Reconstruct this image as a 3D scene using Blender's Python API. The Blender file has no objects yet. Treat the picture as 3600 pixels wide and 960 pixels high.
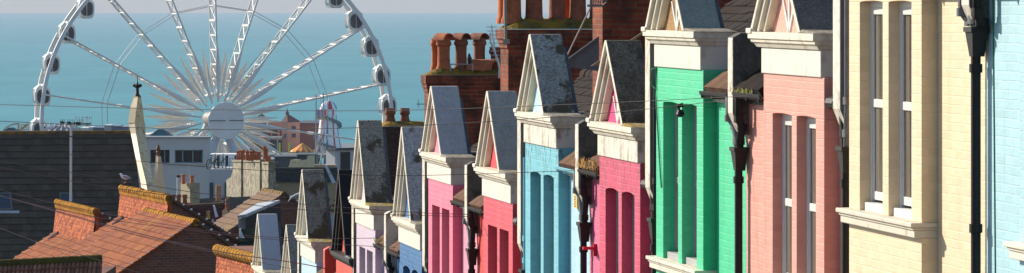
import bpy, math, random
from mathutils import Vector
R = math.radians
rnd = random.Random(7)
sc = bpy.context.scene
COL = sc.collection
F = 14800.0; EYE = 43.0                       # focal length in photo pixels, eye height over the sea
PH = math.atan(2400 / F); CP, SP = math.cos(PH), math.sin(PH)
OFF = 9.04                                     # camera to the line of the house fronts

# ------------------------------------------------------------------ mesh builder
class MB:
    def __init__(s): s.v = []; s.f = []; s.m = []
    def face(s, pts, mi=0):
        n = len(s.v); s.v += [tuple(p) for p in pts]; s.f.append(tuple(range(n, n + len(pts)))); s.m.append(mi)
    def box(s, x0, x1, y0, y1, z0, z1, mi=0):
        n = len(s.v)
        s.v += [(x0,y0,z0),(x1,y0,z0),(x1,y1,z0),(x0,y1,z0),(x0,y0,z1),(x1,y0,z1),(x1,y1,z1),(x0,y1,z1)]
        for q in ((0,3,2,1),(4,5,6,7),(0,1,5,4),(1,2,6,5),(2,3,7,6),(3,0,4,7)):
            s.f.append(tuple(n+i for i in q)); s.m.append(mi)
    def hexa(s, p, mi=0):                      # p: 4 bottom then 4 top corners
        n = len(s.v); s.v += [tuple(q) for q in p]
        for q in ((0,3,2,1),(4,5,6,7),(0,1,5,4),(1,2,6,5),(2,3,7,6),(3,0,4,7)):
            s.f.append(tuple(n+i for i in q)); s.m.append(mi)
    def prism(s, base, vec, mi=0, front=None, side=None):
        n = len(s.v); k = len(base); vec = Vector(vec)
        s.v += [tuple(p) for p in base] + [tuple(Vector(p) + vec) for p in base]
        s.f.append(tuple(range(n, n+k))); s.m.append(mi if front is None else front)
        s.f.append(tuple(range(n+2*k-1, n+k-1, -1))); s.m.append(mi)
        for i in range(k):
            j = (i+1) % k
            s.f.append((n+j, n+i, n+k+i, n+k+j)); s.m.append(side(i) if side else mi)
    def tube(s, p0, p1, r, n=8, r1=None, mi=0, caps=True):
        s.path([p0, p1], [r, r if r1 is None else r1], n, mi, caps)
    def path(s, pts, r, n=8, mi=0, caps=True):
        pts = [Vector(p) for p in pts]; k = len(pts)
        rs = r if isinstance(r, (list, tuple)) else [r]*k
        base = len(s.v); ref = None
        for i, p in enumerate(pts):
            d = (pts[min(i+1,k-1)] - pts[max(i-1,0)]).normalized()
            if ref is None: ref = Vector((0,0,1)) if abs(d.z) < .9 else Vector((1,0,0))
            a = d.cross(ref); a = a.normalized() if a.length > 1e-6 else d.orthogonal().normalized()
            b = d.cross(a).normalized(); ref = -b if False else ref
            for j in range(n):
                t = 2*math.pi*j/n
                s.v.append(tuple(p + rs[i]*(math.cos(t)*a + math.sin(t)*b)))
        for i in range(k-1):
            for j in range(n):
                a0 = base+i*n+j; a1 = base+i*n+(j+1) % n
                s.f.append((a0, a1, a1+n, a0+n)); s.m.append(mi)
        if caps:
            s.f.append(tuple(range(base+n-1, base-1, -1))); s.m.append(mi)
            s.f.append(tuple(range(base+(k-1)*n, base+k*n))); s.m.append(mi)
    def lathe(s, c, prof, n=16, mi=0, sx=1, sy=1):     # prof: (radius, z)
        base = len(s.v); cx, cy, cz = c
        for r, z in prof:
            for j in range(n):
                t = 2*math.pi*j/n; s.v.append((cx+sx*r*math.cos(t), cy+sy*r*math.sin(t), cz+z))
        for i in range(len(prof)-1):
            for j in range(n):
                a0 = base+i*n+j; a1 = base+i*n+(j+1) % n
                s.f.append((a0, a1, a1+n, a0+n)); s.m.append(mi(i, j) if callable(mi) else mi)
        m0 = mi(0, 0) if callable(mi) else mi
        s.f.append(tuple(range(base+n-1, base-1, -1))); s.m.append(m0)
        s.f.append(tuple(range(base+(len(prof)-1)*n, base+len(prof)*n))); s.m.append(m0)
    def tiles(s, O, U, V, nu, nv, lift=.03, jit=.006, mi=0, gap=.004, bond=True, curve=0):
        """courses of single tiles: O top corner, U one tile along the course, V one course down"""
        O, U, V = Vector(O), Vector(U), Vector(V); N = U.cross(V).normalized()
        if N.z < 0 or (abs(N.z) < 1e-3 and N.y > 0): N = -N
        ul = U.length; u1 = U/ul
        for j in range(nv):
            sh = .5 if (bond and j % 2) else 0
            for i in range(nu + (1 if sh else 0)):
                a = max(i - sh, 0); b = min(i + 1 - sh, nu)
                t = O + V*j
                p0 = t + U*a + u1*gap; p1 = t + U*b - u1*gap
                k = lift + rnd.uniform(-jit, jit); k2 = k + rnd.uniform(-jit, jit)*.6
                drop = V*(1.06 + rnd.uniform(-.02, .02))
                if curve:
                    pm = (p0+p1)/2 + N*curve
                    q = [p0 + N*.004, pm + N*.004, p1 + N*.004]; e = [p0+drop+N*k, pm+drop+N*k, p1+drop+N*k2]
                    s.face([q[0], e[0], e[1], q[1]], mi); s.face([q[1], e[1], e[2], q[2]], mi)
                    s.face([e[0], p0+drop, p1+drop, e[2], e[1]], mi)
                else:
                    a0, a1 = p0 + N*.004, p1 + N*.004; b0, b1 = p0 + drop + N*k, p1 + drop + N*k2
                    s.face([a0, b0, b1, a1], mi)
                    s.face([b0, p0 + drop, p1 + drop, b1], mi)
                    s.face([a0, p0 + drop, b0], mi); s.face([a1, b1, p1 + drop], mi)

# ------------------------------------------------------------------ objects
FR = {}                                        # object -> (origin, rz) of its thing
def thing(name, label, cat, loc, rz=0, group=None):
    o = bpy.data.objects.new(name, None); COL.objects.link(o)
    o.location = loc; o.rotation_euler = (0, 0, rz); o.empty_display_size = .3
    o['label'] = label; o['category'] = cat
    if group: o['group'] = group
    FR[o.name] = (Vector(loc), rz); return o
def inv(o, p):
    L, rz = FR[o.name]; q = Vector(p) - L; c, s = math.cos(-rz), math.sin(-rz)
    return Vector((c*q.x - s*q.y, s*q.x + c*q.y, q.z))
def part(name, mb, mats, parent, world=False, smooth=False, label=None, bevel=0):
    me = bpy.data.meshes.new(name)
    vs = [inv(parent, p) for p in mb.v] if world else mb.v
    me.from_pydata([tuple(p) for p in vs], [], mb.f)
    for m in (mats if isinstance(mats, (list, tuple)) else [mats]): me.materials.append(m)
    for p, mi in zip(me.polygons, mb.m):
        p.material_index = mi
        if smooth: p.use_smooth = True
    me.validate(); me.update()
    o = bpy.data.objects.new(name, me); COL.objects.link(o); o.parent = parent
    FR[o.name] = FR[parent.name]
    if label: o['label'] = label
    if bevel:
        b = o.modifiers.new('bevel', 'BEVEL'); b.width = bevel; b.segments = 2; b.limit_method = 'ANGLE'
    if smooth:
        try: me.set_sharp_from_angle(angle=R(40))
        except Exception: pass
    return o
def solo(name, mb, mats, label=None, cat=None, loc=None, rz=0, group=None, kind=None, smooth=False):
    """a thing that is one mesh; mb in world coordinates"""
    loc = Vector(loc) if loc is not None else Vector((0, 0, 0))
    me = bpy.data.meshes.new(name); c, s = math.cos(-rz), math.sin(-rz)
    vs = []
    for p in mb.v:
        q = Vector(p) - loc; vs.append((c*q.x - s*q.y, s*q.x + c*q.y, q.z))
    me.from_pydata(vs, [], mb.f)
    for m in (mats if isinstance(mats, (list, tuple)) else [mats]): me.materials.append(m)
    for p, mi in zip(me.polygons, mb.m):
        p.material_index = mi; p.use_smooth = smooth
    me.validate(); me.update()
    o = bpy.data.objects.new(name, me); COL.objects.link(o); o.location = loc; o.rotation_euler = (0, 0, rz)
    FR[o.name] = (loc, rz)
    if label: o['label'] = label
    if cat: o['category'] = cat
    if group: o['group'] = group
    if kind: o['kind'] = kind
    if smooth:
        try: me.set_sharp_from_angle(angle=R(40))
        except Exception: pass
    return o

# ------------------------------------------------------------------ surveying: bearings measured on the photo -> real points
def WP(px, py, Y): return Vector(((px-1800)/F*Y, Y, EYE - py/F*Y))
class Line:
    """a vertical plane in the town: passes px0 at depth Y0 and runs away at angle a left of the view"""
    def __init__(s, px0, Y0, a):
        s.a = R(a); s.d = Vector((-math.sin(s.a), math.cos(s.a), 0)); s.n = Vector((math.cos(s.a), math.sin(s.a), 0))
        s.o = Vector(((px0-1800)/F*Y0, Y0, 0))
    def at(s, px, py, shift=0):
        o = s.o + s.n*shift; k = (px-1800)/F
        L = (k*o.y - o.x)/(s.d.x - k*s.d.y); p = o + s.d*L
        return Vector((p.x, p.y, EYE - py/F*p.y))
    def prism(s, mb, poly, w, mi=0, shift=0, front=None, side=None):
        mb.prism([s.at(x, y, shift) for x, y in poly], s.n*w, mi, front, side)

def ground_z(Y):
    pts = [(-80,50),(-30,44.6),(0,41.3),(45,36),(74,33),(95,30.6),(120,29),(150,25),(185,22),(230,18),(300,14),(420,8),(480,6),(545,4),(620,-3),(700,-6),(15000,-6)]
    for (a, za), (b, zb) in zip(pts, pts[1:]):
        if a <= Y <= b: return za + (zb-za)*(Y-a)/(b-a)
    return 0

# ------------------------------------------------------------------ materials
class NT:
    def __init__(s, name):
        s.m = bpy.data.materials.new(name); s.m.use_nodes = True; s.t = s.m.node_tree
        s.b = s.t.nodes['Principled BSDF']; s.tc = s.n('ShaderNodeTexCoord')
        s.obj = s.tc.outputs['Object']
    def n(s, k, **kw):
        x = s.t.nodes.new(k)
        for a, v in kw.items(): setattr(x, a, v)
        return x
    def l(s, a, b): s.t.links.new(a, b)
    def noise(s, scale, det=4, rough=.6, vec=None, stretch=None):
        x = s.n('ShaderNodeTexNoise'); x.inputs['Scale'].default_value = scale
        x.inputs['Detail'].default_value = det; x.inputs['Roughness'].default_value = rough
        v = vec or s.obj
        if stretch:
            mp = s.n('ShaderNodeMapping'); mp.inputs['Scale'].default_value = stretch; s.l(v, mp.inputs['Vector']); v = mp.outputs[0]
        s.l(v, x.inputs['Vector']); return x.outputs['Fac']
    def ramp(s, fac, stops):
        r = s.n('ShaderNodeValToRGB'); e = r.color_ramp.elements
        while len(e) < len(stops): e.new(.5)
        for q, (p, c) in zip(e, stops):
            q.position = p; q.color = (c if isinstance(c, tuple) else (c, c, c)) + (1,)
        s.l(fac, r.inputs[0]); return r.outputs[0]
    def mix(s, fac, a, b, mode='MIX'):
        x = s.n('ShaderNodeMix', data_type='RGBA', blend_type=mode)
        for k, v in ((0, fac), (6, a), (7, b)):
            if isinstance(v, (int, float)): x.inputs[k].default_value = v
            elif isinstance(v, tuple): x.inputs[k].default_value = v + (1,)
            else: s.l(v, x.inputs[k])
        return x.outputs[2]
    def math(s, op, a, b=0.0):
        x = s.n('ShaderNodeMath', operation=op)
        for k, v in ((0, a), (1, b)):
            if isinstance(v, (int, float)): x.inputs[k].default_value = v
            else: s.l(v, x.inputs[k])
        return x.outputs[0]
    def bump(s, h, strength=.5, dist=.01, nrm=None):
        b = s.n('ShaderNodeBump'); b.inputs['Strength'].default_value = strength; b.inputs['Distance'].default_value = dist
        s.l(h, b.inputs['Height'])
        if nrm: s.l(nrm, b.inputs['Normal'])
        return b.outputs[0]
    def brickvec(s, wob=.012):
        x = s.n('ShaderNodeSeparateXYZ'); s.l(s.obj, x.inputs[0])
        c = s.n('ShaderNodeCombineXYZ'); s.l(s.math('ADD', x.outputs[0], x.outputs[1]), c.inputs[0]); s.l(x.outputs[2], c.inputs[1])
        ns = s.n('ShaderNodeTexNoise'); ns.inputs['Scale'].default_value = 3.5; ns.inputs['Detail'].default_value = 3; s.l(s.obj, ns.inputs['Vector'])
        v = s.n('ShaderNodeVectorMath', operation='MULTIPLY_ADD'); s.l(ns.outputs['Color'], v.inputs[0])
        v.inputs[1].default_value = (wob, wob, 0); s.l(c.outputs[0], v.inputs[2]); return v.outputs[0]
    def brick(s, vec, w=.225, h=.075, mortar=.006, c1=.9, c2=1.0, cm=.4):
        b = s.n('ShaderNodeTexBrick'); b.inputs['Scale'].default_value = 1; b.offset = .5
        for k, v in (('Brick Width', w), ('Row Height', h), ('Mortar Size', mortar), ('Mortar Smooth', .35), ('Bias', 0)): b.inputs[k].default_value = v
        for k, v in (('Color1', c1), ('Color2', c2), ('Mortar', cm)):
            b.inputs[k].default_value = (v if isinstance(v, tuple) else (v, v, v)) + (1,)
        s.l(vec, b.inputs['Vector']); return b
    def fin(s, col, rough=.7, nrm=None, spec=.3, metal=0):
        for k, v in (('Base Color', col), ('Roughness', rough)):
            if isinstance(v, (int, float)): s.b.inputs[k].default_value = v
            elif isinstance(v, tuple): s.b.inputs[k].default_value = v + (1,)
            else: s.l(v, s.b.inputs[k])
        s.b.inputs['Specular IOR Level'].default_value = spec; s.b.inputs['Metallic'].default_value = metal
        if nrm: s.l(nrm, s.b.inputs['Normal'])
        return s.m

def sc3(c, k): return tuple(min(1, x*k) for x in c)
def painted_brick(name, c, worn=None, amt=.5):
    t = NT(name); v = t.brickvec(.016); b = t.brick(v, mortar=.007, c1=.88, c2=1.0, cm=.95)
    fine = t.noise(38, 5, .65); big = t.noise(1.7, 4)
    col = t.mix(1, c, b.outputs['Color'], 'MULTIPLY')
    col = t.mix(t.ramp(big, [(.3, 0.0), (.75, .16)]), col, sc3(c, .78))
    # grime runs
    runs = t.noise(9, 4, .6, stretch=(1, 1, .12))
    col = t.mix(t.ramp(runs, [(.55, 0.0), (.8, .34)]), col, tuple(x*.45 for x in c))
    if worn:
        w = t.noise(13, 5, .7, stretch=(1, 1, .45))
        sep = t.n('ShaderNodeSeparateXYZ'); t.l(t.obj, sep.inputs[0])
        hz = t.math('MULTIPLY', t.math('SUBTRACT', sep.outputs[2], 5.5), 1.6)
        col = t.mix(t.math('MULTIPLY', t.ramp(w, [(.54, 0.0), (.58, amt)]), t.ramp(hz, [(0, .12), (1, 1.0)])), col, worn)
    jm = t.ramp(t.noise(5, 5, .75), [(.42, .1), (.62, 1.0)])
    h = t.math('ADD', t.math('MULTIPLY', t.math('MULTIPLY', b.outputs['Fac'], jm), -1.0), t.math('MULTIPLY', fine, .35))
    h = t.math('ADD', h, t.math('MULTIPLY', t.noise(11, 4), 1.1))
    # patchy repainting and faint rain streaks
    col = t.mix(t.ramp(t.noise(.9, 5, .7, stretch=(2.2, 2.2, .35)), [(.42, 0.0), (.62, .13)]), col, tuple(min(1, x*.6+.34*max(c)) for x in c))
    return t.fin(col, .5, t.bump(h, .5, .008), .5)
def stucco(name, c, dirt=(.3, .25, .17), amt=.5, thr=.56, bump=.3):
    t = NT(name); n1 = t.noise(5, 7, .72, stretch=(1, 1, .7)); n2 = t.noise(26, 4)
    col = t.mix(t.ramp(n1, [(thr, 0.0), (thr+.16, amt)]), c, dirt)
    col = t.mix(t.ramp(n2, [(.3, .12), (.6, 0.0)]), col, sc3(c, .6))
    return t.fin(col, .6, t.bump(n2, bump, .006), .3)
def slab(name, c, c2, spots=None, thr=.55, amt=.9, lich=None, fine=30, zs=.5, spk=.8):
    """weathered rendered coping"""
    t = NT(name); n1 = t.noise(5, 7, .72, stretch=(1, 1, zs)); n2 = t.noise(fine, 5, .7); n3 = t.noise(3.1, 6, .68)
    col = t.mix(t.ramp(n1, [(.35, 0.0), (.68, 1.0)]), c, c2)
    col = t.mix(t.ramp(n2, [(.36, spk), (.6, 0.0)]), col, sc3(c2, .38))
    col = t.mix(t.ramp(t.noise(fine*.8, 3, .6), [(.62, 0.0), (.72, spk*.6)]), col, sc3(c, 1.3))
    if spots: col = t.mix(t.ramp(n3, [(thr, 0.0), (thr+.07, amt)]), col, spots)
    if lich: col = t.mix(t.ramp(t.noise(11, 5, .75), [(.58, 0.0), (.66, .8)]), col, lich)
    return t.fin(col, .85, t.bump(t.math('ADD', n2, n3), .5, .012), .15)
def plain(name, c, rough=.6, var=.15, scale=6, spec=.3, metal=0, dirt=None, amt=.4, bump=.15):
    t = NT(name); n = t.noise(scale, 5, .65)
    col = t.mix(t.ramp(n, [(.3, 0.0), (.7, 1.0)]), sc3(c, 1-var), sc3(c, 1+var))
    if dirt: col = t.mix(t.ramp(t.noise(scale*.6, 6, .7), [(.5, 0.0), (.7, amt)]), col, dirt)
    return t.fin(col, rough, t.bump(n, bump, .01), spec, metal)
def tile_mat(name, c, c2, moss=None, mthr=.55, amt=.9, mscale=2.2, rough=.85):
    """each tile takes its own tone"""
    t = NT(name); g = t.n('ShaderNodeNewGeometry')
    col = t.mix(g.outputs['Random Per Island'], c, c2)
    n = t.noise(14, 5, .7)
    col = t.mix(t.ramp(n, [(.35, .45), (.65, 0.0)]), col, sc3(c, .5))
    if moss: col = t.mix(t.ramp(t.noise(mscale, 6, .72), [(mthr, 0.0), (mthr+.14, amt)]), col, moss)
    return t.fin(col, rough, t.bump(n, .4, .01), .2)
def red_brick(name, c1, c2, cm, w=.225, h=.075, dark=None, dthr=.55, mort=.01):
    t = NT(name); v = t.brickvec(.008); b = t.brick(v, w, h, mort, c1, c2, cm); n = t.noise(20, 5, .7)
    col = t.mix(t.ramp(n, [(.35, .4), (.65, 0.0)]), b.outputs['Color'], sc3(c1, .4))
    if dark: col = t.mix(t.ramp(t.noise(1.6, 5, .7), [(dthr, 0.0), (dthr+.15, .8)]), col, dark)
    hh = t.math('ADD', t.math('MULTIPLY', b.outputs['Fac'], -1.0), t.math('MULTIPLY', n, .4))
    return t.fin(col, .85, t.bump(hh, .7, .008), .2)
def pebble(name, c, c2):
    t = NT(name); v = t.n('ShaderNodeTexVoronoi'); v.inputs['Scale'].default_value = 55; t.l(t.obj, v.inputs['Vector'])
    col = t.mix(v.outputs['Color'], c, c2)
    return t.fin(col, .8, t.bump(v.outputs['Distance'], .8, .01), .3)
def moss_cap(name, c=(.3, .17, .02), c2=(.07, .07, .015), base=(.2, .17, .12)):
    t = NT(name); n = t.noise(9, 6, .75); n2 = t.noise(3, 5, .6)
    col = t.mix(t.ramp(n2, [(.35, 0.0), (.6, 1.0)]), c2, c); col = t.mix(t.ramp(n, [(.3, 1.0), (.5, 0.0)]), col, base)
    return t.fin(col, 1.0, t.bump(n, .9, .03), .1)
# ------------------------------------------------------------------ shared materials
WHITE = stucco('white_render', (.66, .63, .555), (.30, .235, .145), .55, .55)
WHITE2 = stucco('white_render_worn', (.68, .64, .55), (.25, .19, .12), .8, .47)
CREAMW = stucco('cream_trim', (.70, .65, .54), (.34, .26, .15), .6, .5)
BLACKM = plain('black_painted_iron', (.011, .011, .012), .6, .3, 9, .3)
GREYP = plain('grey_pipe', (.16, .16, .17), .45, .2, 8, .4)
UPVC = plain('white_window_paint', (.70, .70, .67), .35, .05, 5, .4)
GREYW = plain('grey_window_paint', (.36, .36, .35), .5, .1, 5, .3)
GLASS = NT('window_glass'); 
_c = GLASS.mix(GLASS.ramp(GLASS.noise(3, 2, .5, stretch=(9, 9, .1)), [(.4, 0.0), (.6, 1.0)]), (.05, .045, .04), (.2, .18, .15)); GLASS = GLASS.fin(_c, .06, None, .6)
NETC = plain('net_curtain', (.30, .29, .28), .35, .12, 2, .4, bump=0)
DARKGLASS = plain('dark_glass', (.02, .028, .035), .08, .2, 3, .6, bump=0)
ROOFT = tile_mat('brown_roof_tile', (.010, .006, .005), (.026, .012, .009), (.018, .015, .01), .6, .5, 3, .95)  # near-black tone puts the shade of the main slopes into the tile colour
ROOFC = tile_mat('weathered_clay_tile', (.13, .06, .035), (.22, .11, .06), (.10, .08, .025), .55, .8, 4)
LEAD = slab('lead_sheet', (.15, .16, .17), (.21, .22, .23))
STONE = slab('weathered_party_wall', (.10, .095, .085), (.2, .19, .17), (.05, .045, .035), .56, .7)
MOSS = moss_cap('mossy_flaunching')
CAPGR = slab('grey_ledge', (.42, .40, .34), (.24, .21, .16), (.1, .08, .04), .55, .8)
CAPBR = moss_cap('mossy_sill', (.3, .2, .03), (.22, .17, .09), (.62, .57, .46))
BRICK = red_brick('red_stock_brick', (.36, .066, .022), (.18, .038, .019), (.21, .13, .08), dark=(.05, .022, .014), dthr=.44)
TERRA = plain('terracotta', (.40, .12, .05), .8, .25, 9, .2, dirt=(.1, .06, .04), amt=.6)
TERRAD = plain('old_terracotta', (.26, .085, .045), .8, .3, 7, .2, dirt=(.05, .035, .03), amt=.8)
TERRAO = plain('orange_terracotta', (.55, .14, .04), .75, .2, 8, .2, dirt=(.2, .08, .04), amt=.5)
GREYREN = plain('grey_render', (.17, .17, .18), .9, .15, 7, .15)
TIMBER = plain('tan_timber', (.3, .23, .13), .8, .25, 12, .2)
ALU = plain('aluminium', (.55, .56, .58), .35, .1, 10, .5, .6)
WIREM = plain('wire_black', (.09, .075, .075), .6, .1, 5, .3)
GREENC = plain('green_cable', (.02, .2, .12), .6, .1, 5)
WEED = plain('gutter_weed', (.16, .17, .03), .9, .5, 30)
WEEDR = plain('dry_weed', (.38, .2, .04), .9, .4, 30)

H0 = 6.6                                        # cornice above the pavement
def house(key, px, py, typ, wall, gh, coping, tymp, label, frieze=None, trim=None, flush=None, arch=0, stripes=False,
          win=True, dark=False, stack=None, roof=True, worn=None, gutter=BLACKM, frame=None, hopper=None, stub=None, strip=None):
    wall_m = wall; flush = flush or wall; frieze = frieze or WHITE; trim = trim or CREAMW; frame = frame or GREYW
    Y = F*OFF/CP/(px+600)
    tip = WP(px, py, Y); base = tip - Vector((0, 0, H0))
    h = thing('terraced_house', label, 'house', base, -math.pi/2 + PH, 'painted terraced houses down the street')
    far = typ == 'far'
    xa, xb = (-.02, 4.36) if far else (-1.14, 3.22)
    z = H0
    # main body behind the facade
    m = MB(); m.box(xa, xb, .36, 7.0, -1.5, z-.72)
    part('wall', m, BRICK, h)
    m = MB()
    segs = [(2.872, xb)] if far else [(xa, .298)]
    segs += [(xa, .298)] if far else [(2.872, xb)]
    for s0, s1 in segs:
        if s1 - s0 > .02: m.box(s0, s1, .24, .36, -1.5, z-.6)
    part('front_wall', m, flush, h, bevel=.006)
    # bay front with its two openings, jambs and arched heads
    o1, o2 = (.70, 1.53), (1.74, 2.53); sd = .14 if key in 'MN' else 0; zt, zs = z-.80, z-2.53-sd; x0, x1 = .30, 2.87
    m = MB(); yf, yb = .10, .355
    for a, b in ((x0, o1[0]), (o1[1], o2[0]), (o2[1], x1)): m.box(a, b, yf, yb, zs, zt)
    head = [(x0, zt), (o1[0], zt)]
    for a, b in (o1, o2):
        if arch:
            for k in range(1, 8):
                u = k/8; head.append((a+(b-a)*u, zt + arch*(1-(2*u-1)**2)))
            head.append((b, zt))
            if a == o1[0]: head.append((o2[0], zt))
        else:
            if a == o1[0]: head += [(o1[1], zt), (o2[0], zt)]
            else: head.append((b, zt))
    head += [(x1, zt), (x1, z-.41), (x0, z-.41)]
    # remove doubles in the outline
    hh = []
    for p in head:
        if not hh or (abs(p[0]-hh[-1][0]) + abs(p[1]-hh[-1][1])) > 1e-4: hh.append(p)
    m.prism([(a, yf, b) for a, b in hh][::-1], (0, yb-yf, 0))
    m.box(x0, x1, yf, yb, -1.5, z-2.66-sd)
    part('bay_front', m, wall_m, h, bevel=.006)
    # sill, with a moulded edge
    m = MB(); m.box(.19, 2.90, .0, .34, z-2.57-sd, z-2.53-sd); m.box(.22, 2.885, .02, .34, z-2.595-sd, z-2.57-sd); m.box(.235, 2.878, .035, .34, z-2.66-sd, z-2.595-sd)
    part('sill', m, trim if not dark else BLACKM, h, bevel=.008)
    if win:
        for a, b in (o1, o2):
            w = MB(); y0 = .19 if frame is UPVC else .222
            e = arch*.6
            w.box(a, a+.035, y0+.005, .30, zs, zt+e); w.box(b-.035, b, y0+.005, .30, zs, zt+e); w.box(a+.035, b-.035, y0+.005, .30, zt-.05, zt+e)
            zm = z-1.67-sd*.3
            for q0, q1, yy in ((zm-.03, zt-.05, y0+.012), (zs+.10, zm+.03, y0+.02)):
                w.box(a+.035, a+.085, yy, yy+.02, q0, q1); w.box(b-.085, b-.035, yy, yy+.02, q0, q1)
                w.box(a+.085, b-.085, yy, yy+.02, q0, q0+.075); w.box(a+.085, b-.085, yy, yy+.02, q1-.06, q1)
            w.box(a, b, .14, .30, zs, zs+.075)
            wo = part('window', w, frame, h, bevel=.005)
            g = MB(); g.box(a+.036, b-.036, y0+.03, .32, zs+.11, zt-.03); part('pane', g, GLASS if frame is UPVC else NETC, wo)
    # frieze and cornice
    m = MB(); m.box(.28, 2.81, .08, .46, z-.41, z-.15); part('frieze', m, frieze if not dark else wall_m, h, bevel=.01)
    ct = trim if not dark else BLACKM
    m = MB()
    prof = [(.0, 0), (.0, -.065), (.018, -.075), (.022, -.10), (.045, -.118), (.062, -.15)]
    rg = [[(.02+2.2*e, e, z+q), (2.84-.4*e, e, z+q), (2.84-.4*e, .47-e*.1, z+q), (.02+2.2*e, .47-e*.1, z+q)] for e, q in prof]
    for A, B in zip(rg, rg[1:]):
        for i in range(4): m.face([A[i], B[i], B[(i+1) % 4], A[(i+1) % 4]])
    m.face(rg[0]); m.face(rg[-1][::-1])
    m.box(-.03, .2, -.012, .2, z-.02, z+.035)            # kneeler at the foot of the gable
    part('cornice', m, ct, h, bevel=.012)
    # ledge of weathered mortar beside the gable foot
    m = MB(); m.hexa([(2.2, .0, z), (2.85, .0, z), (2.86, .475, z), (2.2, .475, z), (2.25, .03, z+.035), (2.8, .03, z+.012), (2.8, .45, z+.012), (2.25, .45, z+.035)])
    part('ledge', m, (CAPBR if key in 'CEJ' else CAPGR) if not dark else BLACKM, h)
    # gable: raking copings, stepped mouldings, tympanum, dormer roof behind
    a0, a1 = .05, 2.27; am = (a0+a1)/2
    def chev(y0, y1, t0, t1, mb, cut=.0):
        """band between two nested triangles (t = inset of the foot)"""
        def tri(t): k = (1 - t/(am-a0)); return am-(am-a0)*k, am+(am-a0)*k, gh*k
        l0, r0, h0 = tri(t0); l1, r1, h1 = tri(t1)
        cx = .05 if cut else 0
        for sg in (0, 1):
            q = [(l0, z), (am-cx, z+h0-cx*gh/(am-a0)), (am, z+h0-cx*gh/(am-a0)), (am, z+h1), (l1, z)] if sg == 0 else [(r1, z), (am, z+h1), (am, z+h0-cx*gh/(am-a0)), (am+cx, z+h0-cx*gh/(am-a0)), (r0, z)]
            if not cut: q = [p for i, p in enumerate(q) if i != (2 if sg == 0 else 2)]
            ns = len(q)
            def side(i, sg=sg, ns=ns):
                if sg == 0: return 1 if i in ((0, 1) if cut else (0,)) else 0
                return 1 if i in ((2, 3) if cut else (2,)) else 0
            mb.prism([(x, y0, zz) for x, zz in q], (0, y1-y0, 0), 0, 0, side)
    g = MB(); chev(.01, .43, .0, .11, g, .07)
    gp = part('gable', g, [ct if not dark else BLACKM, coping], h, bevel=.014)
    g = MB(); chev(.05, .30, .11, .22, g); chev(.09, .30, .22, .32, g); part('moulding', g, ct, gp, bevel=.01)
    g = MB(); k = 1-.30/(am-a0); g.prism([(am-(am-a0)*k, .17, z), (am+(am-a0)*k, .17, z), (am, .17, z+gh*k)], (0, .12, 0))
    part('tympanum', g, tymp, gp)
    if stripes:
        g = MB()
        for t in (-.42, 0, .42):
            g.prism([(am-.03, .155, z+.0), (am+.03, .155, z+.0), (am+t*.62+.03, .155, z+gh*k*(.42 if t else .9)), (am+t*.62-.03, .155, z+gh*k*(.42 if t else .9))], (0, .02, 0))
        part('fan_strip', g, UPVC, gp)
    g = MB(); g.prism([(a0+.14, .43, z-.3), (a1-.14, .43, z-.3), (a1-.14, .43, z), (am, .43, z+gh-.22), (a0+.14, .43, z)], (0, .07, 0))
    part('gable_back', g, LEAD if not dark else BLACKM, h)
    # main roof
    if roof:
        m = MB(); ey, ez, ry, rz_ = (.16, z-.62, 3.3, z+1.7) if key in 'IJ' else (.16, z-.62, 2.62, z+1.2)
        run = math.hypot(ry-ey, rz_-ez); nv = int(round(run/.17)); nu = int(round((xb-xa)/.17))
        m.prism([(xa, ey, ez-.05), (xa, ry, rz_-.05), (xa, 2*ry-ey, ez-.05)], (xb-xa, 0, 0))
        U = Vector(((xb-xa)/nu, 0, 0)); V = Vector((0, (ey-ry)/nv, (ez-rz_)/nv))
        m.tiles((xa, ry, rz_), U, V, nu, nv, .028, .006, 1)
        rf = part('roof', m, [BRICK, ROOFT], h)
        m = MB()
        for k in range(10):
            xx = xa + (xb-xa)*k/10; m.tube((xx+.005, ry, rz_-.03), (xx+(xb-xa)/10-.005, ry, rz_-.03), .1, 10, .108)
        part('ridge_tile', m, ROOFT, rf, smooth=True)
        # a few clay tiles by the gutter
        m = MB(); c0, c1 = (2.98, 4.24) if far else (-.98, .16)
        n = int((c1-c0)/.11)
        for i in range(n):
            xx = c0 + (c1-c0)*(i+.5)/n
            m.path([(xx, .1, z-.615), (xx, .62, z-.615+.62*.6)], .05, 7)
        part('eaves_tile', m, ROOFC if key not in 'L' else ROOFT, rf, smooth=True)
        m = MB(); c0, c1 = (2.84, 4.22) if far else (-1.0, .27)
        for i in range(1):                                     # half-round gutter with stop ends
            pr = [(.12+.062*math.cos(math.pi+math.pi*k/6), z-.63+.062*math.sin(math.pi+math.pi*k/6)) for k in range(7)]
            pr += [(.12+.05*math.cos(2*math.pi-math.pi*k/6), z-.625+.05*math.sin(2*math.pi-math.pi*k/6)) for k in range(7)]
            m.prism([(c0, a, b) for a, b in pr], (c1-c0, 0, 0))
            for xx in (c0+.05, c0+.6, c1-.1): m.box(xx, xx+.02, .07, .21, z-.70, z-.665)
        part('gutter', m, gutter, h)
        m = MB(); m.box(max(c0, xa)+.05, c1-.02, .2, .24, z-.74, z-.66); part('fascia', m, WHITE2 if far else BLACKM, h)
        if not far:                                            # short gutter beyond the bay
            m = MB(); m.tube((2.92, .15, z-.64), (3.2, .15, z-.64), .06, 8)
            part('gutter', m, BLACKM, h)
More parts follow.
